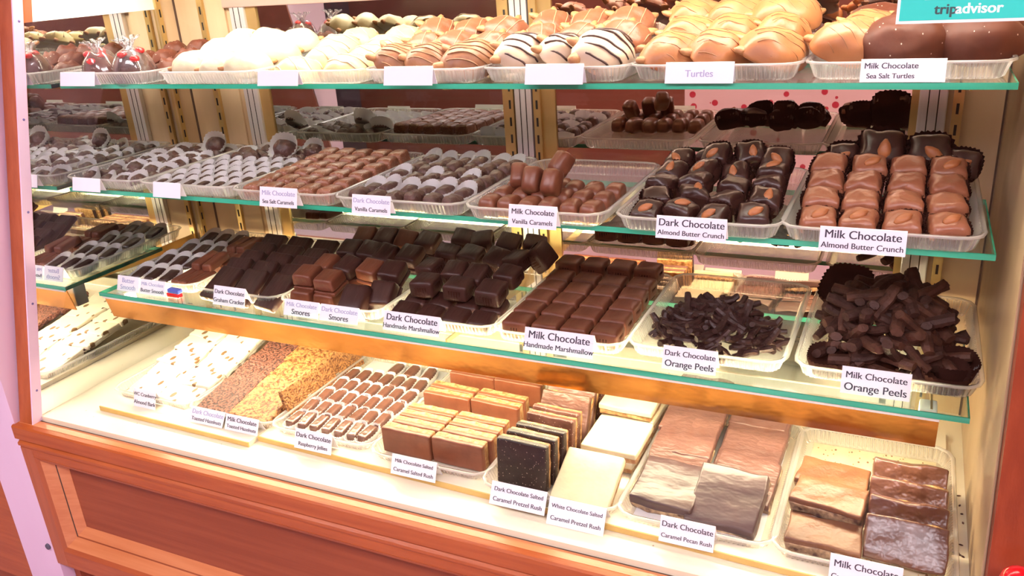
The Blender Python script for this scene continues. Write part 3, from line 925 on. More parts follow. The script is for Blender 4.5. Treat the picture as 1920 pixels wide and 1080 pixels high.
for i in range(3):
    kind(f'lump{i}', 'dark_cluster', to_mesh('dark_cluster', dome(0.0225, 0.019, 0.021, 40 + i, 0.006, 110, 0.18), M['dark_soft']))
    kind(f'redlump{i}', 'brown_cluster', to_mesh('brown_cluster', dome(0.036, 0.030, 0.030, 60 + i, 0.009, 80, 0.2), M['sea_salt']))
    kind(f'cuplump{i}', 'dark_cluster', to_mesh('dark_cluster', dome(0.0215, 0.0185, 0.021, 47 + i, 0.005, 110, 0.14), M['dark_soft']),
         [('paper_cup', to_mesh('paper_cup', cup(0.018, 0.0155, 0.013, 0.42, 22, 0.0011, 0.8), M['white_paper']), (0, 0, -0.001))])
    # small caramel in a white paper cup
    kind(f'cupsmall{i}', 'dark_caramel', to_mesh('dark_caramel', block(0.019, 0.030, 0.017, 0.005, 70 + i, 0.001, 90, 0.12), M['dark_ridge']),
         [('paper_cup', to_mesh('paper_cup', cup(0.0125, 0.017, 0.017, 0.26, 22, 0.001, 0.45), M['white_paper']), (0, 0, -0.001))])
    kind(f'salt{i}', 'sea_salt_caramel', to_mesh('sea_salt_caramel', block(0.037, 0.047, 0.025, 0.007, 80 + i, 0.0012, 70, 0.10, dome=0.002), M['milk_salt']))
    kind(f'vandark{i}', 'dark_vanilla_caramel', to_mesh('dark_vanilla_caramel', block(0.031, 0.041, 0.023, 0.009, 90 + i, 0.0014, 80, 0.15, dome=0.003), M['dark_soft']))
    kind(f'vandarkcup{i}', 'dark_vanilla_caramel', to_mesh('dark_vanilla_caramel', block(0.031, 0.041, 0.023, 0.009, 94 + i, 0.0014, 80, 0.15, dome=0.003), M['dark_soft']),
         [('paper_cup', to_mesh('paper_cup', cup(0.0165, 0.021, 0.020, 0.22, 24, 0.001, 0.75), M['white_paper']), (0, 0, -0.001))])
    kind(f'vanmilk{i}', 'milk_vanilla_caramel', to_mesh('milk_vanilla_caramel', block(0.033, 0.048, 0.029, 0.010, 100 + i, 0.001, 50, 0.13, dome=0.003), M['milk']))
    # crunch: lumpy square in a fluted dark cup, an almond on top
    for nm, mt in (('dark', 'dark'), ('milk', 'milk_pale')):
        bm = block(0.047, 0.046, 0.020, 0.007, 110 + i, 0.0034, 62, 0.10, 5, 0.005)
        al = ellipsoid(0.0125, 0.0070, 0.0050, 3, 0.04, 80, 2, 0.45)
        bmesh.ops.rotate(al, cent=(0, 0, 0), matrix=Matrix.Rotation(0.6 + i * 0.9, 3, 'Z'), verts=al.verts)
        z = 0.0235
        bmesh.ops.rotate(al, cent=(0, 0, 0), matrix=Matrix.Rotation(0.45, 3, 'X'), verts=al.verts)
        pr = [('paper_cup', to_mesh('paper_cup', cup(0.0215, 0.0215, 0.021, 0.22, 28, 0.0012, 0.25), M['brown_paper']), (0, 0, -0.010)),
              ('almond', to_mesh('almond', al, M['almond']), (0.002, -0.007, z + 0.001))]
        me_c = to_mesh(f'{nm}_almond_crunch', bm, M[mt])
        kind(f'crunch{nm}{i}', f'{nm}_almond_crunch', me_c, pr)
        kind(f'crunchplain{nm}{i}', f'{nm}_almond_crunch', me_c, pr[:1])
    kind(f'barcup{i}', 'dark_cream', to_mesh('dark_cream', block(0.034, 0.056, 0.020, 0.008, 120 + i, 0.001, 60, 0.14), M['dark']),
         [('paper_cup', to_mesh('paper_cup', cup(0.018, 0.029, 0.019, 0.20, 30, 0.0009, 0.35), M['white_paper']), (0, 0, -0.001))])
    kind(f'milkbar{i}', 'milk_bar', to_mesh('milk_bar', block(0.027, 0.074, 0.019, 0.006, 130 + i, 0.001, 60, 0.08), M['milk_ridge']))
    kind(f'graham{i}', 'dark_graham_slab', to_mesh('dark_graham_slab', block(0.060, 0.094, 0.016, 0.005, 140 + i, 0.0013, 45, 0.04), M['dark_ridge']))
    kind(f'smoremilk{i}', 'milk_smore', to_mesh('milk_smore', block(0.050, 0.050, 0.026, 0.006, 150 + i, 0.001, 50, 0.07), M['milk_ridge']),
         [('cracker_layer', to_mesh('cracker_layer', block(0.0515, 0.0515, 0.008, 0.003, 155 + i, 0.001, 60), M['milk_ridge']), (0, 0, -0.009))])
    kind(f'smoredark{i}', 'dark_smore', to_mesh('dark_smore', block(0.050, 0.054, 0.026, 0.007, 160 + i, 0.0012, 50, 0.07), M['dark_ridge']),
         [('cracker_layer', to_mesh('cracker_layer', block(0.0515, 0.0555, 0.008, 0.003, 165 + i, 0.001, 60), M['dark_ridge']), (0, 0, -0.009))])
    kind(f'marshdark{i}', 'dark_marshmallow', to_mesh('dark_marshmallow', block(0.047, 0.048, 0.030, 0.006, 170 + i, 0.0012, 50, 0.02, dome=0.002), M['dark_ridge']),
         [('paper_cup', to_mesh('paper_cup', cup(0.0215, 0.022, 0.022, 0.12, 30, 0.0010), M['brown_paper']), (0, 0, -0.001))])
    kind(f'marshflat{i}', 'dark_marshmallow', to_mesh('dark_marshmallow', block(0.049, 0.048, 0.020, 0.007, 174 + i, 0.0012, 50, 0.03, dome=0.002), M['dark_ridge']))
    kind(f'marshmilk{i}', 'milk_marshmallow', to_mesh('milk_marshmallow', block(0.049, 0.050, 0.031, 0.006, 180 + i, 0.0012, 45, 0.01, dome=0.002), M['milk_ridge']),
         [('paper_cup', to_mesh('paper_cup', cup(0.0225, 0.023, 0.021, 0.10, 30, 0.0010), M['brown_paper']), (0, 0, -0.001))])
    kind(f'jelly{i}', 'raspberry_jelly', to_mesh('raspberry_jelly', block(0.021, 0.044, 0.020, 0.004, 190 + i, 0.0009, 70, 0.05), M['jelly']),
         [('paper_cup', to_mesh('paper_cup', cup(0.0125, 0.0235, 0.016, 0.26, 26, 0.001, 0.25), M['white_paper']), (0, 0, -0.001))])
for i in range(6):
    kind(f'peeldark{i}', 'dark_orange_peel', to_mesh('dark_orange_peel', strip(0.044 + 0.006 * (i % 3), 0.0058, 0.0050, (0.6, -0.6, 0.3, 1.1, -0.2, 0.8)[i], 200 + i), M['peel_dark'], False))
    kind(f'peelmilk{i}', 'milk_orange_peel', to_mesh('milk_orange_peel', strip(0.062 + 0.010 * (i % 3), 0.0090, 0.0070, (0.4, -0.5, 0.2, 0.9, -0.1, 0.6)[i], 210 + i), M['peel_a'] if i % 2 else M['peel_b'], False))
kind('peelcup', 'paper_cup', to_mesh('paper_cup', cup(0.027, 0.027, 0.030, 0.22, 34, 0.0013), M['brown_paper']))

def slab_kind(key, name, sx, sy, sz, mt_top, mt_body, n=2, coat=0.35, bev=0.004, amp=0.0018, freq=40):
    """nutty layer with a chocolate coating on top"""
    ks = []
    for i in range(n):
        seed = sum(map(ord, key)) % 89 + i * 7
        h1 = sz * (1 - coat)
        body = to_mesh(name, block(sx * 0.97, sy * 0.97, h1, min(bev, h1 * 0.3), seed, amp * 1.2, freq * 2, 0.0, 6), M[mt_body])
        top = to_mesh('coating', block(sx, sy, sz * coat + 0.002, min(bev, sz * coat * 0.4), seed + 3, amp, freq, 0.02, 6), M[mt_top])
        kind(f'{key}{i}', name, body, [('coating', top, (0, 0, h1 - 0.002))])
        ks.append(f'{key}{i}')
    return ks
K_CRAN = slab_kind('cran', 'cranberry_bark', 0.098, 0.118, 0.014, 'cranberry_bark', 'cranberry_bark', 3, 0.5, 0.004, 0.0035, 30)
K_HZD = slab_kind('hzd', 'dark_nut_bark', 0.088, 0.100, 0.014, 'hazel_dark', 'hazel_dark', 2, 0.6, 0.004, 0.0035, 60)
K_HZM = slab_kind('hzm', 'golden_nut_bark', 0.100, 0.100, 0.014, 'hazel_milk', 'hazel_milk', 2, 0.6, 0.004, 0.0035, 60)
K_RUSH = slab_kind('rush', 'caramel_rush_bar', 0.106, 0.052, 0.026, 'milk', 'nut_edge', 2, 0.36, 0.003, 0.0012)
K_PRZD = slab_kind('przd', 'dark_pretzel_square', 0.096, 0.086, 0.022, 'pretzel_dark', 'nut_edge', 2, 0.5, 0.003, 0.001)
K_PRZR = slab_kind('przr', 'brown_pretzel_square', 0.096, 0.080, 0.022, 'pretzel_red', 'nut_edge', 2, 0.5, 0.003, 0.001)
K_PRZP = slab_kind('przp', 'milk_rush_square', 0.100, 0.080, 0.022, 'bark_pink', 'nut_edge', 2, 0.5, 0.003, 0.002, 25)
K_PRZW = slab_kind('przw', 'white_pretzel_square', 0.104, 0.100, 0.022, 'white_choc', 'nut_edge', 2, 0.45, 0.003, 0.0015, 25)
K_PECP = slab_kind('pecp', 'pecan_rush_slab', 0.104, 0.098, 0.022, 'bark_pink', 'nut_dark_edge', 3, 0.45, 0.003, 0.0042, 34)
K_PECD = slab_kind('pecd', 'pecan_rush_slab', 0.104, 0.104, 0.026, 'bark_purple', 'nut_dark_edge', 2, 0.55, 0.003, 0.0032, 22)
K_MLK = slab_kind('mlk', 'pecan_rush_bar', 0.106, 0.060, 0.026, 'rush_tan', 'nut_dark_edge', 2, 0.3, 0.003, 0.003, 30)
K_MLKD = slab_kind('mlkd', 'pecan_rush_bar', 0.108, 0.066, 0.024, 'bark_brown', 'nut_edge', 2, 0.55, 0.003, 0.0035, 30)

# ---- top shelf: turtles leaning on each other, the rows rising to the back
def turtles(tk, keys, desc, name, cols, rows, rise=0.013, tilt=24, dy=0.066, y0=0.045, group=None, scale=1.0, backkeys=None, z0=0.004, skip=(), yaw=0.0, front=1.0):
    x0, x1, ya, yb, z = TRAYS[tk]
    w = (x1 - x0) / cols
    for r in range(rows):
        for c in range(cols):
            if (r, c) in skip: continue
            ks = backkeys if (backkeys and r > 0) else keys
            k = ks[(r * 2 + c + (r * c) % 2) % len(ks)]
            spawn(k, (x0 + w * (c + 0.5 + 0.12 * (r % 2)) + jit(0.004), ya + y0 + dy * r + jit(0.004), z + z0 + rise * r + jit(0.002)),
                  (R(tilt) + jit(0.12), jit(0.15), yaw + jit(0.35)), f'{desc}, {row_name(r)}, {col_name(c, cols)}', 'turtle', group or name, scale * random.uniform(0.94, 1.06) * (front if r == 0 else 1.0))
x0, x1, ya, yb, z = TRAYS['31']
for i, (x, y, s, k) in enumerate(((0.108, 0.275, 1.15, 'wrapped0'), (0.206, 0.272, 1.2, 'wrapped1'))):
    spawn(k, (x, y, z), (0.1, jit(.1), i * 0.8), ['cellophane wrapped chocolate with red candies, nearest the left mirror', 'cellophane wrapped chocolate with a bright red candy, beside the white turtles'][i], 'wrapped chocolate', 'wrapped chocolates', s)
for i, (x, y, zz) in enumerate(((0.10, 0.352, 0.0), (0.165, 0.335, 0.0), (0.232, 0.335, 0.004), (0.08, 0.42, 0.012), (0.15, 0.412, 0.016), (0.22, 0.41, 0.016), (0.10, 0.49, 0.026), (0.18, 0.485, 0.028), (0.245, 0.475, 0.026))):
    spawn(f'redlump{i % 3}', (x, y, z + zz), (R(15), jit(.2), jit(1.5)), f'reddish brown chocolate cluster behind the wrapped chocolates, {ORD[i]} counted from the front', 'chocolate cluster', 'reddish clusters on the top shelf')
turtles('32', K_WHITE, 'white chocolate turtle with pecan ends', 'white turtles', 3, 3, 0.014, 26, 0.076, 0.05, scale=0.92, yaw=0.8, z0=0.018)
turtles('33', K_YELL, 'yellowish white chocolate turtle', 'yellowish white turtles', 2, 4, 0.012, 18, 0.064, 0.05, scale=1.0, yaw=0.6)
turtles('34', K_TAN, 'tan turtle with thin brown stripes', 'tan striped turtles', 3, 3, 0.016, 36, 0.074, 0.050, backkeys=K_BROWN, scale=0.98, yaw=0.9, z0=0.024, front=1.12)
turtles('35', K_DSTR, 'cream turtle with dark stripes', 'cream striped turtles', 3, 3, 0.017, 38, 0.074, 0.048, backkeys=K_BROWN, scale=1.02, yaw=0.9, z0=0.028, front=1.16)
turtles('36', K_CARA, 'large caramel coloured turtle', 'caramel turtles', 3, 3, 0.021, 28, 0.076, 0.054, scale=0.94, yaw=0.9, z0=0.022, front=1.08)
x0, x1, ya, yb, z = TRAYS['37']
spawn(K_CARA[0], (1.572, 0.335, z + 0.030), (R(38), 0.1, 0.3), 'caramel coloured turtle at the left of the sea salt turtles, front', 'turtle', 'sea salt tray turtles', 0.98)
spawn(K_CARA[1], (1.590, 0.40, z + 0.040), (R(30), 0.0, 0.9), 'caramel coloured turtle at the left of the sea salt turtles, behind', 'turtle', 'sea salt tray turtles', 0.95)
spawn(K_SALT[0], (1.640, 0.325, z + 0.034), (R(42), -0.05, 0.15), 'large dark sea salt turtle under the green sticker, left one', 'turtle', 'sea salt tray turtles', 0.98)
spawn(K_SALT[1], (1.733, 0.330, z + 0.034), (R(40), 0.05, -0.1), 'large dark sea salt turtle under the green sticker, right one', 'turtle', 'sea salt tray turtles', 0.95)
for i, (x, y, zz) in enumerate(((1.66, 0.40, 0.045), (1.735, 0.405, 0.045), (1.60, 0.47, 0.045), (1.69, 0.475, 0.055))):
    spawn(K_SALT[i % 2], (x, y, z + zz), (R(28), jit(.1), jit(.5)), 'dark sea salt turtle behind the ' + ['left large one', 'right large one', 'caramel coloured pair', 'two large ones, rearmost'][i], 'turtle', 'sea salt tray turtles', 0.9)

# ---- middle shelf
x0, x1, ya, yb, z = TRAYS['21']
grid([f'cuplump{i}' for i in range(3)] + ['lump0', 'lump1'], 'dark cluster in the tray by the left mirror', 'chocolate cluster', 'dark clusters by the mirror', lin(x0 + 0.026, x1 - 0.026, 4), lin(ya + 0.028, yb - 0.03, 8), z, (0.2, 0, 0), 0.25, 0.004, zf=lambda r, c: 0.004 * (r > 1) + 0.005 * ((r + c) % 3 == 0))
x0, x1, ya, yb, z = TRAYS['22']
grid([f'cupsmall{i}' for i in range(3)], 'small dark caramel in a white paper cup', 'caramel', 'small caramels in white cups', lin(x0 + 0.021, x1 - 0.021, 6), lin(ya + 0.028, ya + 0.20, 5), z + 0.001, (0.12, 0, 0), 0.06, 0.002)
grid([f'lump{i}' for i in range(3)] + ['cuplump0'], 'dark cluster at the back of the white cup tray', 'chocolate cluster', 'dark clusters behind the white cups', lin(x0 + 0.03, x1 - 0.03, 5), lin(ya + 0.245, yb - 0.02, 3), z + 0.006, (0.2, 0, 0), 0.3, 0.004, zf=lambda r, c: 0.006 * ((r + c) % 2))
spawn('cuplump1', (0.405, 0.455, z + 0.030), (0.7, 0, 0.1), 'dark cluster in a tall white cup standing up beside the salted caramels', 'chocolate cluster', 'upright clusters', 1.35)
spawn('cuplump2', (0.468, 0.475, z + 0.020), (0.6, 0, -0.2), 'white cupped cluster leaning at the back corner by the salted caramels', 'chocolate cluster', 'upright clusters', 1.2)
spawn('cuplump0', (0.190, 0.468, z + 0.030), (0.7, 0, 0.1), 'dark cluster in a white cup standing up near the left mirror', 'chocolate cluster', 'upright clusters', 1.2)
x0, x1, ya, yb, z = TRAYS['23']
grid([f'salt{i}' for i in range(3)], 'milk sea salt caramel', 'caramel', 'sea salt caramels', lin(x0 + 0.022, x1 - 0.022, 5), lin(ya + 0.030, yb - 0.050, 6), z, (0, 0, 0), 0.06, 0.0018, rz=0.06, zrise=0.0025)
x0, x1, ya, yb, z = TRAYS['24']
grid([f'vandark{i}' for i in range(3)] + ['vandarkcup0', 'vandarkcup1'], 'dark vanilla caramel', 'caramel', 'dark vanilla caramels', lin(x0 + 0.024, x1 - 0.026, 6), lin(ya + 0.030, yb - 0.03, 7), z, (0.08, 0, 0), 0.10, 0.002, rz=-0.1, zf=lambda r, c: 0.004 * ((r + 2 * c) % 3 == 0))
x0, x1, ya, yb, z = TRAYS['25']
grid([f'vanmilk{i}' for i in range(3)], 'milk vanilla caramel', 'caramel', 'milk vanilla caramels', lin(x0 + 0.022, x1 - 0.020, 6), lin(ya + 0.032, ya + 0.140, 3), z, (0, 0, 0), 0.05, 0.0012)
for i, (x, y, zz, rx, rzz, w) in enumerate(((1.052, 0.300, 0.036, 0.9, 0.2, 'leftmost, in the shadow'), (1.090, 0.272, 0.040, 1.05, 0.05, 'second from left'), (1.132, 0.262, 0.040, 1.05, -0.1, 'third from left'),
                                          (1.135, 0.304, 0.056, 0.75, -0.5, 'topmost at the back'))):
    spawn(f'vanmilk{i % 3}', (x, y, z + zz), (rx, 0, rzz), f'milk vanilla caramel standing on the others, {w}', 'caramel', 'stacked milk vanilla caramels', 1.02)
for i, (x, y) in enumerate(((1.186, 0.300), (1.118, 0.330), (1.078, 0.335))):
    spawn(f'vanmilk{i % 3}', (x, y, z), (0, 0, 0.3 * i), 'milk vanilla caramel lying behind the standing ones, ' + ['right', 'middle', 'left'][i], 'caramel', 'milk vanilla caramels')
x0, x1, ya, yb, z = TRAYS['26']
grid(['crunchdark0', 'crunchplaindark1', 'crunchdark2', 'crunchplaindark0', 'crunchdark1'], 'dark almond crunch in a brown paper cup', 'almond crunch', 'dark almond crunches', lin(x0 + 0.026, x1 - 0.026, 4), lin(ya + 0.032, ya + 0.235, 5), z + 0.011, (R(16), 0, 0), 0.32, 0.004, zrise=0.0085, zf=lambda r, c: 0.005 * ((r * 2 + c) % 2))
for i, (x, y, zz) in enumerate(((1.372, 0.400, 0.060), (1.424, 0.408, 0.062), (1.470, 0.395, 0.056))):
    spawn(f'crunchdark{i}', (x, y, z + zz), (R(38), jit(.2), jit(.4)), 'dark almond crunch on top of the heap at the back, ' + ['left', 'middle', 'right'][i], 'almond crunch', 'topmost dark almond crunches')
x0, x1, ya, yb, z = TRAYS['27']
grid(['crunchmilk0', 'crunchplainmilk1', 'crunchmilk1', 'crunchplainmilk2', 'crunchplainmilk0'], 'milk almond crunch in a brown paper cup', 'almond crunch', 'milk almond crunches', lin(x0 + 0.030, x1 - 0.030, 4), lin(ya + 0.034, ya + 0.185, 4), z + 0.011, (R(16), 0, 0), 0.12, 0.002, zrise=0.014, scale=1.1)
for i, (x, y, zz, s) in enumerate(((1.568, 0.418, 0.062, 1.0), (1.622, 0.425, 0.070, 1.45), (1.690, 0.430, 0.066, 1.35), (1.738, 0.412, 0.058, 1.0))):
    spawn(f'crunchdark{i % 3}', (x, y, z + zz), (R(50), jit(.1), jit(.3)), 'dark topped almond crunch standing behind the milk ones, ' + col_name(i, 4), 'almond crunch', 'crunches behind the milk ones', s)

# ---- lowest glass shelf
x0, x1, ya, yb, z = TRAYS['11']
grid([f'barcup{i}' for i in range(3)], 'dark cream in a white paper cup', 'chocolate cream', 'dark creams in white cups', lin(x0 + 0.020, x0 + 0.108, 3), lin(ya + 0.040, yb - 0.060, 4), z + 0.001, (R(12), 0, 0), 0.05, 0.0015, zf=lambda r, c: 0.004 * r)
grid([f'milkbar{i}' for i in range(3)], 'slim milk chocolate bar', 'chocolate bar', 'slim milk bars', lin(x0 + 0.145, x1 - 0.022, 3), lin(ya + 0.050, yb - 0.070, 3), z + 0.001, (R(6), 0, 0), 0.05, 0.002, zf=lambda r, c: 0.006 * r)
grid([f'milkbar{i}' for i in range(3)], 'slim milk chocolate bar of the upper layer', 'chocolate bar', 'upper slim milk bars', lin(x0 + 0.155, x1 - 0.030, 2), lin(ya + 0.105, yb - 0.100, 2), z + 0.024, (R(6), 0, 0), 0.08, 0.002)
x0, x1, ya, yb, z = TRAYS['12']
grid([f'graham{i}' for i in range(3)], 'dark graham cracker slab', 'chocolate slab', 'dark graham slabs', lin(x0 + 0.038, x1 - 0.022, 3), lin(ya + 0.030, ya + 0.185, 5), z + 0.012, (R(30), 0, 0), 0.06, 0.003, zrise=0.006, rz=-0.05)
x0, x1, ya, yb, z = TRAYS['13']
grid(['smoremilk0', 'smoremilk1'], 'milk smore of the bottom layer', 'smore', 'bottom smores', [x0 + 0.032, x0 + 0.088], [ya + 0.03, ya + 0.085, ya + 0.14], z + 0.009, (0, 0, 0), 0.03)
for i, (x, y, k, w) in enumerate(((x0 + 0.030, ya + 0.048, 'smoremilk1', 'milk smore on top of another, nearest the graham slabs'), (x0 + 0.092, ya + 0.036, 'smoremilk2', 'milk smore on top of another, second from the graham slabs'))):
    spawn(k, (x, y, z + 0.045), (R(14), 0, jit(.06)), w, 'smore', 'front milk smores')
spawn('smoredark0', (x0 + 0.158, ya + 0.030, z + 0.014), (R(38), 0, 0.06), 'dark ridged smore leaning at the front of the smores', 'smore', 'front dark smore', 1.18)
spawn('smoredark1', (x0 + 0.200, ya + 0.062, z + 0.018), (R(40), 0, 0.10), 'dark ridged smore leaning right behind the front one', 'smore', 'second dark smore', 1.1)
ks = ['smoremilk0', 'smoredark1', 'smoremilk2', 'smoredark2']
grid(ks, 'smore in the heap behind the front smores', 'smore', 'heaped smores', lin(x0 + 0.035, x1 - 0.030, 4), lin(ya + 0.115, ya + 0.26, 3), z + 0.045, (R(28), 0, 0), 0.15, 0.004, zrise=0.008)
x0, x1, ya, yb, z = TRAYS['14']
grid([f'marshflat{i}' for i in range(3)], 'flat dark marshmallow square', 'marshmallow', 'flat dark marshmallows', lin(x0 + 0.024, x1 - 0.026, 4), [ya + 0.030, ya + 0.082], z + 0.004, (R(14), 0, 0), 0.06, 0.002, zrise=0.004)
grid([f'marshdark{i}' for i in range(3)], 'dark marshmallow in a brown cup, raised', 'marshmallow', 'raised dark marshmallows', lin(x0 + 0.045, x1 - 0.030, 3), [ya + 0.082], z + 0.034, (R(8), 0, 0), 0.08, 0.002, scale=1.08)
grid([f'marshdark{i}' for i in range(3)], 'dark marshmallow in the heap behind', 'marshmallow', 'heaped dark marshmallows', lin(x0 + 0.026, x1 - 0.024, 4), lin(ya + 0.14, ya + 0.27, 3), z + 0.046, (R(20), 0, 0), 0.2, 0.004, zrise=0.010)
spawn('marshdark1', (x1 - 0.006, ya + 0.235, z + 0.064), (R(20), R(55), 0.2), 'dark marshmallow tipped over the right edge of its tray', 'marshmallow', 'tipped marshmallow', 1.1)
x0, x1, ya, yb, z = TRAYS['15']
grid([f'marshmilk{i}' for i in range(3)], 'milk marshmallow square in a brown cup', 'marshmallow', 'milk marshmallows', lin(x0 + 0.028, x1 - 0.028, 4), lin(ya + 0.030, yb - 0.035, 6), z + 0.002, (0, 0, 0), 0.03, 0.0012, zrise=0.002, zf=lambda r, c: 0.012 * (r == 5))

def heap(keys, n, cx, cy, rx, ry, z, H, desc, cat, group, pitch=0.5, lean=0.0):
    for i in range(n):
        rr = math.sqrt((i + 0.5) / n)
        t = i * 2.39996 + jit(0.3)
        x, y = rr * math.cos(t), rr * math.sin(t)
        zz = 0.008 + (H - 0.008) * (1 - abs(rr) ** 3.0) * random.uniform(0.5, 1.0)
        spawn(keys[i % len(keys)], (cx + x * rx, cy + y * ry, z + zz), (jit(0.6), jit(pitch), random.uniform(0, PI)), desc, cat, group, random.uniform(0.9, 1.12))
x0, x1, ya, yb, z = TRAYS['16']
heap([f'peeldark{i}' for i in range(6)], 180, (x0 + x1) / 2, ya + 0.094, 0.102, 0.082, z, 0.064, 'thin dark chocolate orange peel strip in the lower heap', 'orange peel', 'dark orange peels', 0.6)
x0, x1, ya, yb, z = TRAYS['17']
for i, (x, y, a) in enumerate(((x0 + 0.036, ya + 0.032, 0.0), (x1 - 0.034, ya + 0.030, 0.1), (x1 - 0.022, ya + 0.070, 0.2), (x0 + 0.045, ya + 0.21, -0.3), (x0 + 0.10, ya + 0.035, 0.05))):
    spawn('peelcup', (x, y, z + (0.055 if i == 3 else 0.001)), (R(8) if i != 3 else R(35), jit(.05), a), 'dark fluted paper cup among the milk orange peels, ' + ['front left corner', 'front right corner', 'right edge', 'standing at the back left', 'middle of the front'][i], 'paper cup', 'paper cups of the milk peels', 1.0 if i != 3 else 1.25)
heap([f'peelmilk{i}' for i in range(6)], 150, (x0 + x1) / 2 - 0.003, ya + 0.130, 0.094, 0.118, z + 0.006, 0.115, 'thick milk chocolate orange peel strip in the tall heap', 'orange peel', 'milk orange peels', 0.7)

# ---- deck
x0, x1, ya, yb, z = TRAYS['01']
for r in range(5):
    for c in range(2):
        spawn(K_CRAN[(r + c) % 3], (x0 + 0.054 + 0.104 * c + jit(.004), ya + 0.062 + 0.054 * r + jit(.004), z + 0.004 + 0.010 * r), (R(9) + jit(.05), jit(.05), jit(.12)),
              f'white bark slab with cranberries and nuts, {row_name(r)}, {"left" if c == 0 else "right"}', 'bark', 'cranberry bark slabs')
x0, x1, ya, yb, z = TRAYS['02']
for r in range(6):
    spawn(K_HZD[r % 2], (x0 + 0.046 + jit(.003), ya + 0.052 + 0.046 * r, z + 0.008 + 0.008 * r), (R(12), jit(.05), jit(.10)), f'dark bark slab crusted with chopped nuts, {row_name(r)}', 'bark', 'dark nut bark slabs')
    spawn(K_HZM[r % 2], (x0 + 0.146 + jit(.003), ya + 0.048 + 0.046 * r, z + 0.011 + 0.008 * r), (R(12), R(4), jit(.10)), f'golden bark slab crusted with nuts, {row_name(r)}', 'bark', 'golden nut bark slabs')
for r in range(5):
    spawn(K_HZM[r % 2], (x1 + 0.000 - 0.004 * (r % 2), ya + 0.075 + 0.05 * r, z + 0.030), (R(6), R(74), jit(.05)), f'golden nut bark slab standing on edge at the right, {row_name(r)}', 'bark', 'golden bark slabs on edge', 0.62)
x0, x1, ya, yb, z = TRAYS['03']
grid([f'jelly{i}' for i in range(3)], 'dark raspberry jelly in a white paper cup', 'jelly', 'raspberry jellies', lin(x0 + 0.020, x1 - 0.020, 7), lin(ya + 0.034, ya + 0.230, 5), z + 0.001, (R(5), 0, 0), 0.06, 0.0015)
grid([f'jelly{i}' for i in range(3)], 'dark raspberry jelly, last ones at the back', 'jelly', 'rear raspberry jellies', lin(x0 + 0.10, x1 - 0.030, 3), [ya + 0.285], z + 0.001, (R(5), 0, 0), 0.06, 0.0015)
liner = box('tray_liner', x0 + 0.006, x1 - 0.006, ya + 0.008, yb - 0.008, z - 0.0006, z, M['white_paper'])
tag(liner, 'white paper liner under the raspberry jellies', 'paper liner')
def edge_bar(keys, x, y, zc, hgt, desc, group, cat='caramel bar', rz=0.0, lean=90, sc_=1.0):
    spawn(random.choice(keys), (x, y, zc + hgt / 2), (R(lean), 0, rz + jit(.02)), desc, cat, group, sc_)
x0, x1, ya, yb, z = TRAYS['04']
for r in range(4):
    for c in range(2):
        edge_bar(K_RUSH, x0 + 0.056 + 0.108 * c + (0.006 if r else 0), ya + 0.046 + 0.0265 * r, z, 0.054, f'caramel rush bar standing on edge in the front block, {row_name(r)}, {"left" if c == 0 else "right"}', 'front rush bars', rz=-0.03)
for r in range(2):
    for c in range(2):
        edge_bar(K_RUSH, x0 + 0.060 + 0.108 * c, ya + 0.192 + 0.028 * r, z, 0.054, f'caramel rush bar standing in the middle block, {row_name(r)}, {"left" if c == 0 else "right"}', 'middle rush bars', rz=-0.04)
for c in range(2):
    edge_bar(K_RUSH, x0 + 0.070 + 0.104 * c, ya + 0.285, z, 0.054, f'caramel rush bar with bumpy brown face at the back, {"left" if c == 0 else "right"}', 'rear rush bars', rz=-0.02)
x0, x1, ya, yb, z = TRAYS['05']
for r in range(3):
    edge_bar(K_PRZD, x0 + 0.054 + 0.006 * r, ya + 0.048 + 0.026 * r, z, 0.082, f'black salted pretzel square standing on edge, {row_name(r)}', 'dark pretzel squares', 'pretzel square', -0.05, 84)
for r in range(2):
    edge_bar(K_PRZR, x0 + 0.064, ya + 0.148 + 0.026 * r, z, 0.076, f'brown salted pretzel square standing behind the black ones, {row_name(r)}', 'brown pretzel squares', 'pretzel square', -0.05, 80)
for r in range(2):
    edge_bar(K_PRZP, x0 + 0.060, ya + 0.226 + 0.030 * r, z, 0.072, f'pale glossy milk square leaning behind the pretzels, {row_name(r)}', 'milk rush squares', 'rush square', -0.04, 62)
edge_bar(K_PRZR, x0 + 0.074, ya + 0.300, z, 0.078, 'dark brown pretzel square standing at the very back', 'rear pretzel square', 'pretzel square', -0.03, 86)
for i, (y, zz, tl, x) in enumerate(((0.056, 0.014, 27, 0.166), (0.174, 0.002, 2, 0.172), (0.172, 0.025, 4, 0.178), (0.286, 0.002, 1, 0.172), (0.284, 0.025, 2, 0.178), (0.280, 0.048, 5, 0.174))):
    spawn(K_PRZW[i % 2], (x0 + x, ya + y, z + zz), (R(tl), 0, -0.05 + jit(.03)), 'white chocolate pretzel square, ' + ['leaning at the very front', 'middle stack, lower', 'middle stack, upper', 'rear stack, bottom', 'rear stack, middle', 'rear stack, topmost'][i], 'pretzel square', 'white pretzel squares')
x0, x1, ya, yb, z = TRAYS['06']
for r in range(5):
    spawn(K_PECP[r % 3] if r else K_PECD[1], (x0 + 0.054 + jit(.002), ya + 0.078 + 0.058 * r, z + 0.010 + 0.012 * r), (R(12) + jit(.05), jit(.04), jit(.06) - 0.04), f'glossy pecan rush slab of the left column, {row_name(r)}', 'rush slab', 'left pecan slabs')
    if r < 4:
        spawn(K_PECP[(r + 1) % 3], (x0 + 0.164 + jit(.002), ya + 0.138 + 0.055 * r, z + 0.010 + 0.012 * r), (R(13) + jit(.05), jit(.04), jit(.06) - 0.03), f'glossy pecan rush slab of the right column, {row_name(r)}', 'rush slab', 'right pecan slabs')
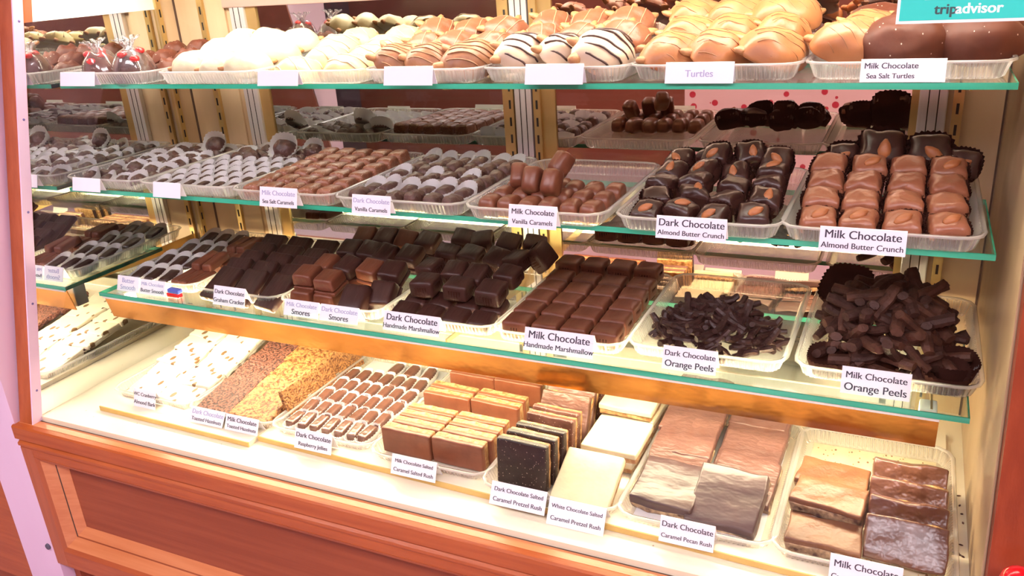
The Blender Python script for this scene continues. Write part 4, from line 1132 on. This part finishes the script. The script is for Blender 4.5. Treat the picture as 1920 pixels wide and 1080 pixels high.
spawn(K_PECD[0], (x0 + 0.152, ya + 0.070, z + 0.014), (R(24), R(-3), -0.10), 'dark purple glossy pecan slab lying over the right column', 'rush slab', 'front dark pecan slab', 1.06)
liner = box('tray_liner', x0 + 0.010, x1 - 0.010, ya + 0.012, yb - 0.010, z - 0.0006, z, M['white_paper'])
tag(liner, 'white paper liner under the pecan rush slabs', 'paper liner')
x0, x1, ya, yb, z = TRAYS['07']
for i, (y, zz, a, tl) in enumerate(((0.040, 0.004, 0.02, 6), (0.104, 0.002, -0.03, 4), (0.100, 0.031, -0.12, 8), (0.160, 0.002, 0.02, 4), (0.158, 0.030, -0.10, 10))):
    spawn(K_MLK[i % 2], (x0 + 0.056, ya + y, z + zz), (R(tl), jit(.03), a), 'tan nut layered pecan rush bar in the left column, ' + ['nearest the front', 'second from the front, lower', 'second from the front, on top', 'rear, lower', 'rear, on top'][i], 'rush bar', 'left pecan rush bars')
for r in range(4):
    spawn(K_MLKD[r % 2], (x0 + 0.166, ya + 0.052 + 0.050 * r, z + 0.026 + 0.002 * r), (R(50 if r == 0 else 62), jit(.02), jit(.04) - 0.03), f'lumpy brown pecan rush bar leaning in the right column, {row_name(r)}', 'rush bar', 'right pecan rush bars')
liner = box('tray_liner', x0 + 0.010, x1 - 0.010, ya + 0.012, yb - 0.010, z - 0.0006, z, M['crumb_liner'])
tag(liner, 'cream crumb speckled liner of the half empty pecan rush tray', 'paper liner')

# crumbs on the deck at the right end
bm = bmesh.new()
for i in range(13):
    e = ellipsoid(0.0022 + 0.0018 * random.random(), 0.0018, 0.0014, i, 0.3, 300, 1)
    me_ = bpy.data.meshes.new('tmp'); 
    bmesh.ops.transform(e, matrix=Matrix.Translation((1.788 + jit(.009), random.uniform(0.08, 0.36), 0.0012)) @ Matrix.Rotation(random.random() * 3, 4, 'Z'), verts=e.verts)
    e.to_mesh(me_); e.free()
    bm.from_mesh(me_)
    bpy.data.meshes.remove(me_)
tag(link('chocolate_crumbs', to_mesh('chocolate_crumbs', bm, M['dark_soft'])), 'dark chocolate crumbs scattered on the deck at the right end', 'crumbs', kind='stuff')

# ================================================================== PRICE CARDS
def text_object(cu, parent):
    tmp = bpy.data.objects.new('lettering_source', cu)
    COL.objects.link(tmp)
    bpy.context.view_layer.update()
    me = bpy.data.meshes.new_from_object(tmp.evaluated_get(bpy.context.evaluated_depsgraph_get()))
    bpy.data.objects.remove(tmp)
    bm = bmesh.new()                       # embolden: the same strokes again, a hair to the right
    bm.from_mesh(me)
    d = bmesh.ops.duplicate(bm, geom=bm.verts[:] + bm.edges[:] + bm.faces[:])
    bmesh.ops.translate(bm, verts=[v for v in d['geom'] if isinstance(v, bmesh.types.BMVert)], vec=(cu.size * 0.035, 0, -0.00004))
    bm.to_mesh(me)
    bm.free()
    return link('lettering', me, parent)
def card(x0, x1, yb, zb, h, lines, label, tilt=22, ink='ink', cs=None, pale_first=False, rz=0.0, blank_right=0.0):
    """tent card: front leaf leaning back, rear leaf behind it"""
    w = x1 - x0
    o = link('price_card', None, None, ((x0 + x1) / 2, yb, zb), (0, 0, rz))
    tag(o, label, 'price card', 'white price cards')
    s, c = math.sin(R(tilt)), math.cos(R(tilt))
    t = 0.0007
    bm = bmesh.new()
    Mx = Matrix.Rotation(-R(tilt), 4, 'X')
    add_box(bm, -w / 2, w / 2, 0, t, 0, h, 0, Mx)
    link('front_leaf', to_mesh('front_leaf', bm, M['card'], False), o)
    bm = bmesh.new()
    Mb = Matrix.Translation((0, h * s, h * c)) @ Matrix.Rotation(R(tilt), 4, 'X')
    add_box(bm, -w / 2, w / 2, 0, t, -h, 0, 0, Mb)
    link('back_leaf', to_mesh('back_leaf', bm, M['card'], False), o)
    n = len(lines)
    for i, tx in enumerate(lines):
        cu = bpy.data.curves.new('lettering', 'FONT')
        cu.body = tx
        cu.align_x = 'CENTER'
        cu.align_y = 'CENTER'
        size = min(h * 0.47, w * (1 - blank_right) * 2.02 / max(len(tx), 9))
        cu.size = size
        cu.offset = 0.0
        cu.extrude = 0.0001
        cu.materials.append(M['ink_pale'] if (pale_first and i == 0) or ink == 'pale' else M['ink'])
        lo = text_object(cu, o)
        v = h * (0.70 - 0.44 * i) if n == 2 else h * 0.45
        p = Mx @ Vector((-w * blank_right / 2, -0.0003, v))
        lo.location = p
        lo.rotation_euler = (PI / 2 - R(tilt), 0, 0)
    return o
T3, T2, T1, T0 = Z3 + 0.001, Z2 + 0.001, Z1 + 0.001, 0.0125
def cb(tk): return TRAYS[tk][2]
# top shelf
card(0.052, 0.154, 0.207, T3 - 0.0, 0.028, [], 'blank white card in front of the wrapped chocolates', 16)
card(0.577, 0.669, 0.208, T3, 0.027, [], 'blank white card in front of the yellowish white turtles', 16)
card(0.847, 0.942, 0.212, T3, 0.031, [], 'blank white card in front of the tan striped turtles', 16)
card(1.105, 1.202, 0.220, T3, 0.031, [], 'blank white card in front of the cream striped turtles', 16)
card(1.327, 1.426, 0.228, T3, 0.030, ['Turtles'], 'white card reading Turtles on the top shelf', 16, 'pale')
card(1.592, 1.695, 0.236, T3, 0.030, ['Milk Chocolate', 'Sea Salt Turtles'], 'white card reading Milk Chocolate Sea Salt Turtles', 16, blank_right=0.28)
# middle shelf
card(0.056, 0.140, 0.170, T2 + 0.0, 0.028, [], 'blank white card in front of the dark clusters', 16)
card(0.294, 0.368, 0.168, T2, 0.030, [], 'blank white card in front of the white paper cups', 16)
card(0.575, 0.662, 0.161, T2, 0.036, ['Milk Chocolate', 'Sea Salt Caramels'], 'white card reading Milk Chocolate Sea Salt Caramels', 15, pale_first=True)
card(0.786, 0.866, 0.157, T2, 0.034, ['Dark Chocolate', 'Vanilla Caramels'], 'white card reading Dark Chocolate Vanilla Caramels', 15, pale_first=True)
card(1.093, 1.176, 0.151, T2, 0.036, ['Milk Chocolate', 'Vanilla Caramels'], 'white card reading Milk Chocolate Vanilla Caramels', 15)
card(1.334, 1.437, 0.153, T2, 0.033, ['Dark Chocolate', 'Almond Butter Crunch'], 'white card reading Dark Chocolate Almond Butter Crunch', 15)
card(1.562, 1.671, 0.159, T2 - 0.003, 0.034, ['Milk Chocolate', 'Almond Butter Crunch'], 'white card reading Milk Chocolate Almond Butter Crunch', 15)
# lowest glass shelf
card(0.089, 0.155, 0.190, T1, 0.034, ['Butter', 'Smooth'], 'small white card at the left end of the lowest shelf', 20, 'pale')
card(0.159, 0.233, 0.190, T1, 0.032, ['Milk Chocolate', 'Butter Smooth'], 'white card in front of the slim milk bars', 20, pale_first=True)
card(0.374, 0.459, 0.188, T1, 0.040, ['Dark Chocolate', 'Graham Cracker'], 'white card reading Dark Chocolate Graham Cracker', 20)
card(0.562, 0.646, 0.186, T1, 0.032, ['Milk Chocolate', 'Smores'], 'white card reading Milk Chocolate Smores', 24, pale_first=True)
card(0.651, 0.741, 0.185, T1, 0.032, ['Dark Chocolate', 'Smores'], 'white card reading Dark Chocolate Smores', 24, pale_first=True)
card(0.800, 0.921, 0.183, T1, 0.036, ['Dark Chocolate', 'Handmade Marshmallow'], 'white card reading Dark Chocolate Handmade Marshmallow', 22)
card(1.090, 1.217, 0.182, T1, 0.040, ['Milk Chocolate', 'Handmade Marshmallow'], 'white card reading Milk Chocolate Handmade Marshmallow', 22)
card(1.334, 1.421, 0.186, T1, 0.038, ['Dark Chocolate', 'Orange Peels'], 'white card reading Dark Chocolate Orange Peels', 22)
card(1.604, 1.698, 0.190, T1, 0.040, ['Milk Chocolate', 'Orange Peels'], 'white card reading Milk Chocolate Orange Peels', 20)
# deck
card(0.190, 0.254, 0.083, T0, 0.040, ['WC Cranberry', 'Almond Bark'], 'white card reading WC Cranberry Almond Bark', 18)
card(0.362, 0.452, 0.072, T0, 0.032, ['Dark Chocolate', 'Toasted Hazelnuts'], 'lilac white card in front of the dark nut bark', 34, pale_first=True)
card(0.459, 0.544, 0.072, T0, 0.032, ['Milk Chocolate', 'Toasted Hazelnuts'], 'cream white card in front of the golden nut bark', 24)
card(0.643, 0.730, 0.064, T0, 0.038, ['Dark Chocolate', 'Raspberry Jellies'], 'white card reading Dark Chocolate Raspberry Jellies', 20)
card(0.871, 0.964, 0.052, T0, 0.036, ['Milk Chocolate Salted', 'Caramel Salted Rush'], 'white card reading Milk Chocolate Salted Caramel Salted Rush', 22)
card(1.080, 1.181, 0.032, T0, 0.038, ['Dark Chocolate Salted', 'Caramel Pretzel Rush'], 'white card reading Dark Chocolate Salted Caramel Pretzel Rush', 30)
card(1.185, 1.283, 0.029, T0 - 0.0115, 0.044, ['White Chocolate Salted', 'Caramel Pretzel Rush'], 'white card reading White Chocolate Salted Caramel Pretzel Rush', 30)
card(1.371, 1.455, 0.036, T0, 0.040, ['Dark Chocolate', 'Caramel Pecan Rush'], 'white card reading Dark Chocolate Caramel Pecan Rush', 22)
card(1.618, 1.712, 0.030, T0, 0.042, ['Milk Chocolate', 'Caramel Pecan Rush'], 'white card reading Milk Chocolate Caramel Pecan Rush at the bottom right', 22)
# little wrapped sweet between the cards
sw = empty('wrapped_sweet', (0.262, 0.196, T1 + 0.010), 'small blue and red wrapped sweet beside the slim milk bars card', 'sweet')
link('blue_half', to_mesh('blue_half', block(0.034, 0.014, 0.010, 0.003), M['blue']), sw, (0, 0, 0))
link('red_half', to_mesh('red_half', block(0.036, 0.014, 0.010, 0.003), M['red']), sw, (-0.002, -0.001, -0.0095))

# ================================================================== STICKER, LOLLIPOP
st = empty('window_sticker', (1.631, SL * 0.755 - 0.0025, 0.755), 'teal green review site sticker with a white border on the front glass', 'sticker', rot=(-math.atan(SL), 0, 0))
bm = bmesh.new(); add_box(bm, 0, 0.150, -0.0004, 0.0004, 0, 0.10)
link('white_border', to_mesh('white_border', bm, M['white'], False), st)
bm = bmesh.new(); add_box(bm, 0.0035, 0.1465, -0.0009, -0.0005, 0.0035, 0.0965)
link('teal_field', to_mesh('teal_field', bm, M['teal'], False), st)
def sticker_text(tx, x, z, size, m):
    cu = bpy.data.curves.new('lettering', 'FONT')
    cu.body = tx
    cu.size = size
    cu.offset = 0.0002
    cu.extrude = 0.0001
    cu.materials.append(M[m])
    o = text_object(cu, st)
    o.location = (x, -0.0012, z)
    o.rotation_euler = (PI / 2, 0, 0)
    return o
sticker_text('trip', 0.0415, 0.0105, 0.0172, 'dark_teal')
sticker_text('advisor', 0.0642, 0.0105, 0.0172, 'white')
for x, w in ((0.036, 0.012), (0.116, 0.014)):
    bm = bmesh.new(); add_box(bm, x - w / 2, x + w / 2, -0.0013, -0.0010, 0.0275, 0.036)
    link('white_mark', to_mesh('white_mark', bm, M['white'], False), st)

lp = empty('red_lollipop', (1.832, -0.037, -0.0085), 'glossy bright red round lollipop standing before the right wood post', 'lollipop')
bm = bmesh.new(); bmesh.ops.create_cone(bm, cap_ends=True, segments=20, radius1=0.006, radius2=0.004, depth=0.012, matrix=Matrix.Translation((0, 0, 0.006)))
link('stand', to_mesh('stand', bm, M['stick']), lp)
bm = bmesh.new(); tube(bm, [(0, 0, 0.01), (0, 0, 0.07), (0, 0, 0.125)], 0.002, 8)
link('stick', to_mesh('stick', bm, M['stick']), lp)
link('candy_ball', to_mesh('candy_ball', ellipsoid(0.022, 0.022, 0.022, 0, 0, 1, 3), M['red']), lp, (0, 0, 0.138))

# ================================================================== LEFT OF THE CASE
pb = empty('side_column', (-0.11, -0.03, FZ), 'pinkish white laminated board standing at the left of the display case', 'board')
box('board_face', -0.060, 0.066, -0.008, 0.55, 0.0, 1.85, M['laminate'], pb)
bm = bmesh.new()
bmesh.ops.create_cone(bm, cap_ends=True, segments=20, radius1=0.008, radius2=0.007, depth=0.004, matrix=Matrix.Translation((0.044, -0.010, 0.278)) @ Matrix.Rotation(PI / 2, 4, 'X'))
link('bolt_cap', to_mesh('bolt_cap', bm, M['post_bolt'] if 'post_bolt' in M else surf('grey_cap', (0.10, 0.09, 0.13), None, rough=0.4)), pb)
nb = empty('wood_cabinet', (-0.52, 0.0, FZ), 'orange brown wood cabinet at the far left bottom behind the white board', 'cabinet')
box('cabinet_front', -0.36, 0.343, -0.034, 0.02, 0.135, 0.56, M['wood'], nb)
box('cabinet_base', -0.36, 0.343, -0.02, 0.02, 0.0, 0.135, M['panel'], nb)
# added floral table, in place of a floral blouse reflected in the mirrored doors
fc = empty('added_floral_table', (1.12, -2.75, FZ), 'added table with pink and red floral cloth, for its reflection in the right door', 'table')
box('floral_cloth', -0.66, 0.64, -0.35, 0.15, 0.02, 0.76, M['floral'], fc)
for lx in (-0.6, 0.58):
    box('table_leg', lx - 0.02, lx + 0.02, 0.08, 0.12, 0.0, 0.74, M['panel'], fc)
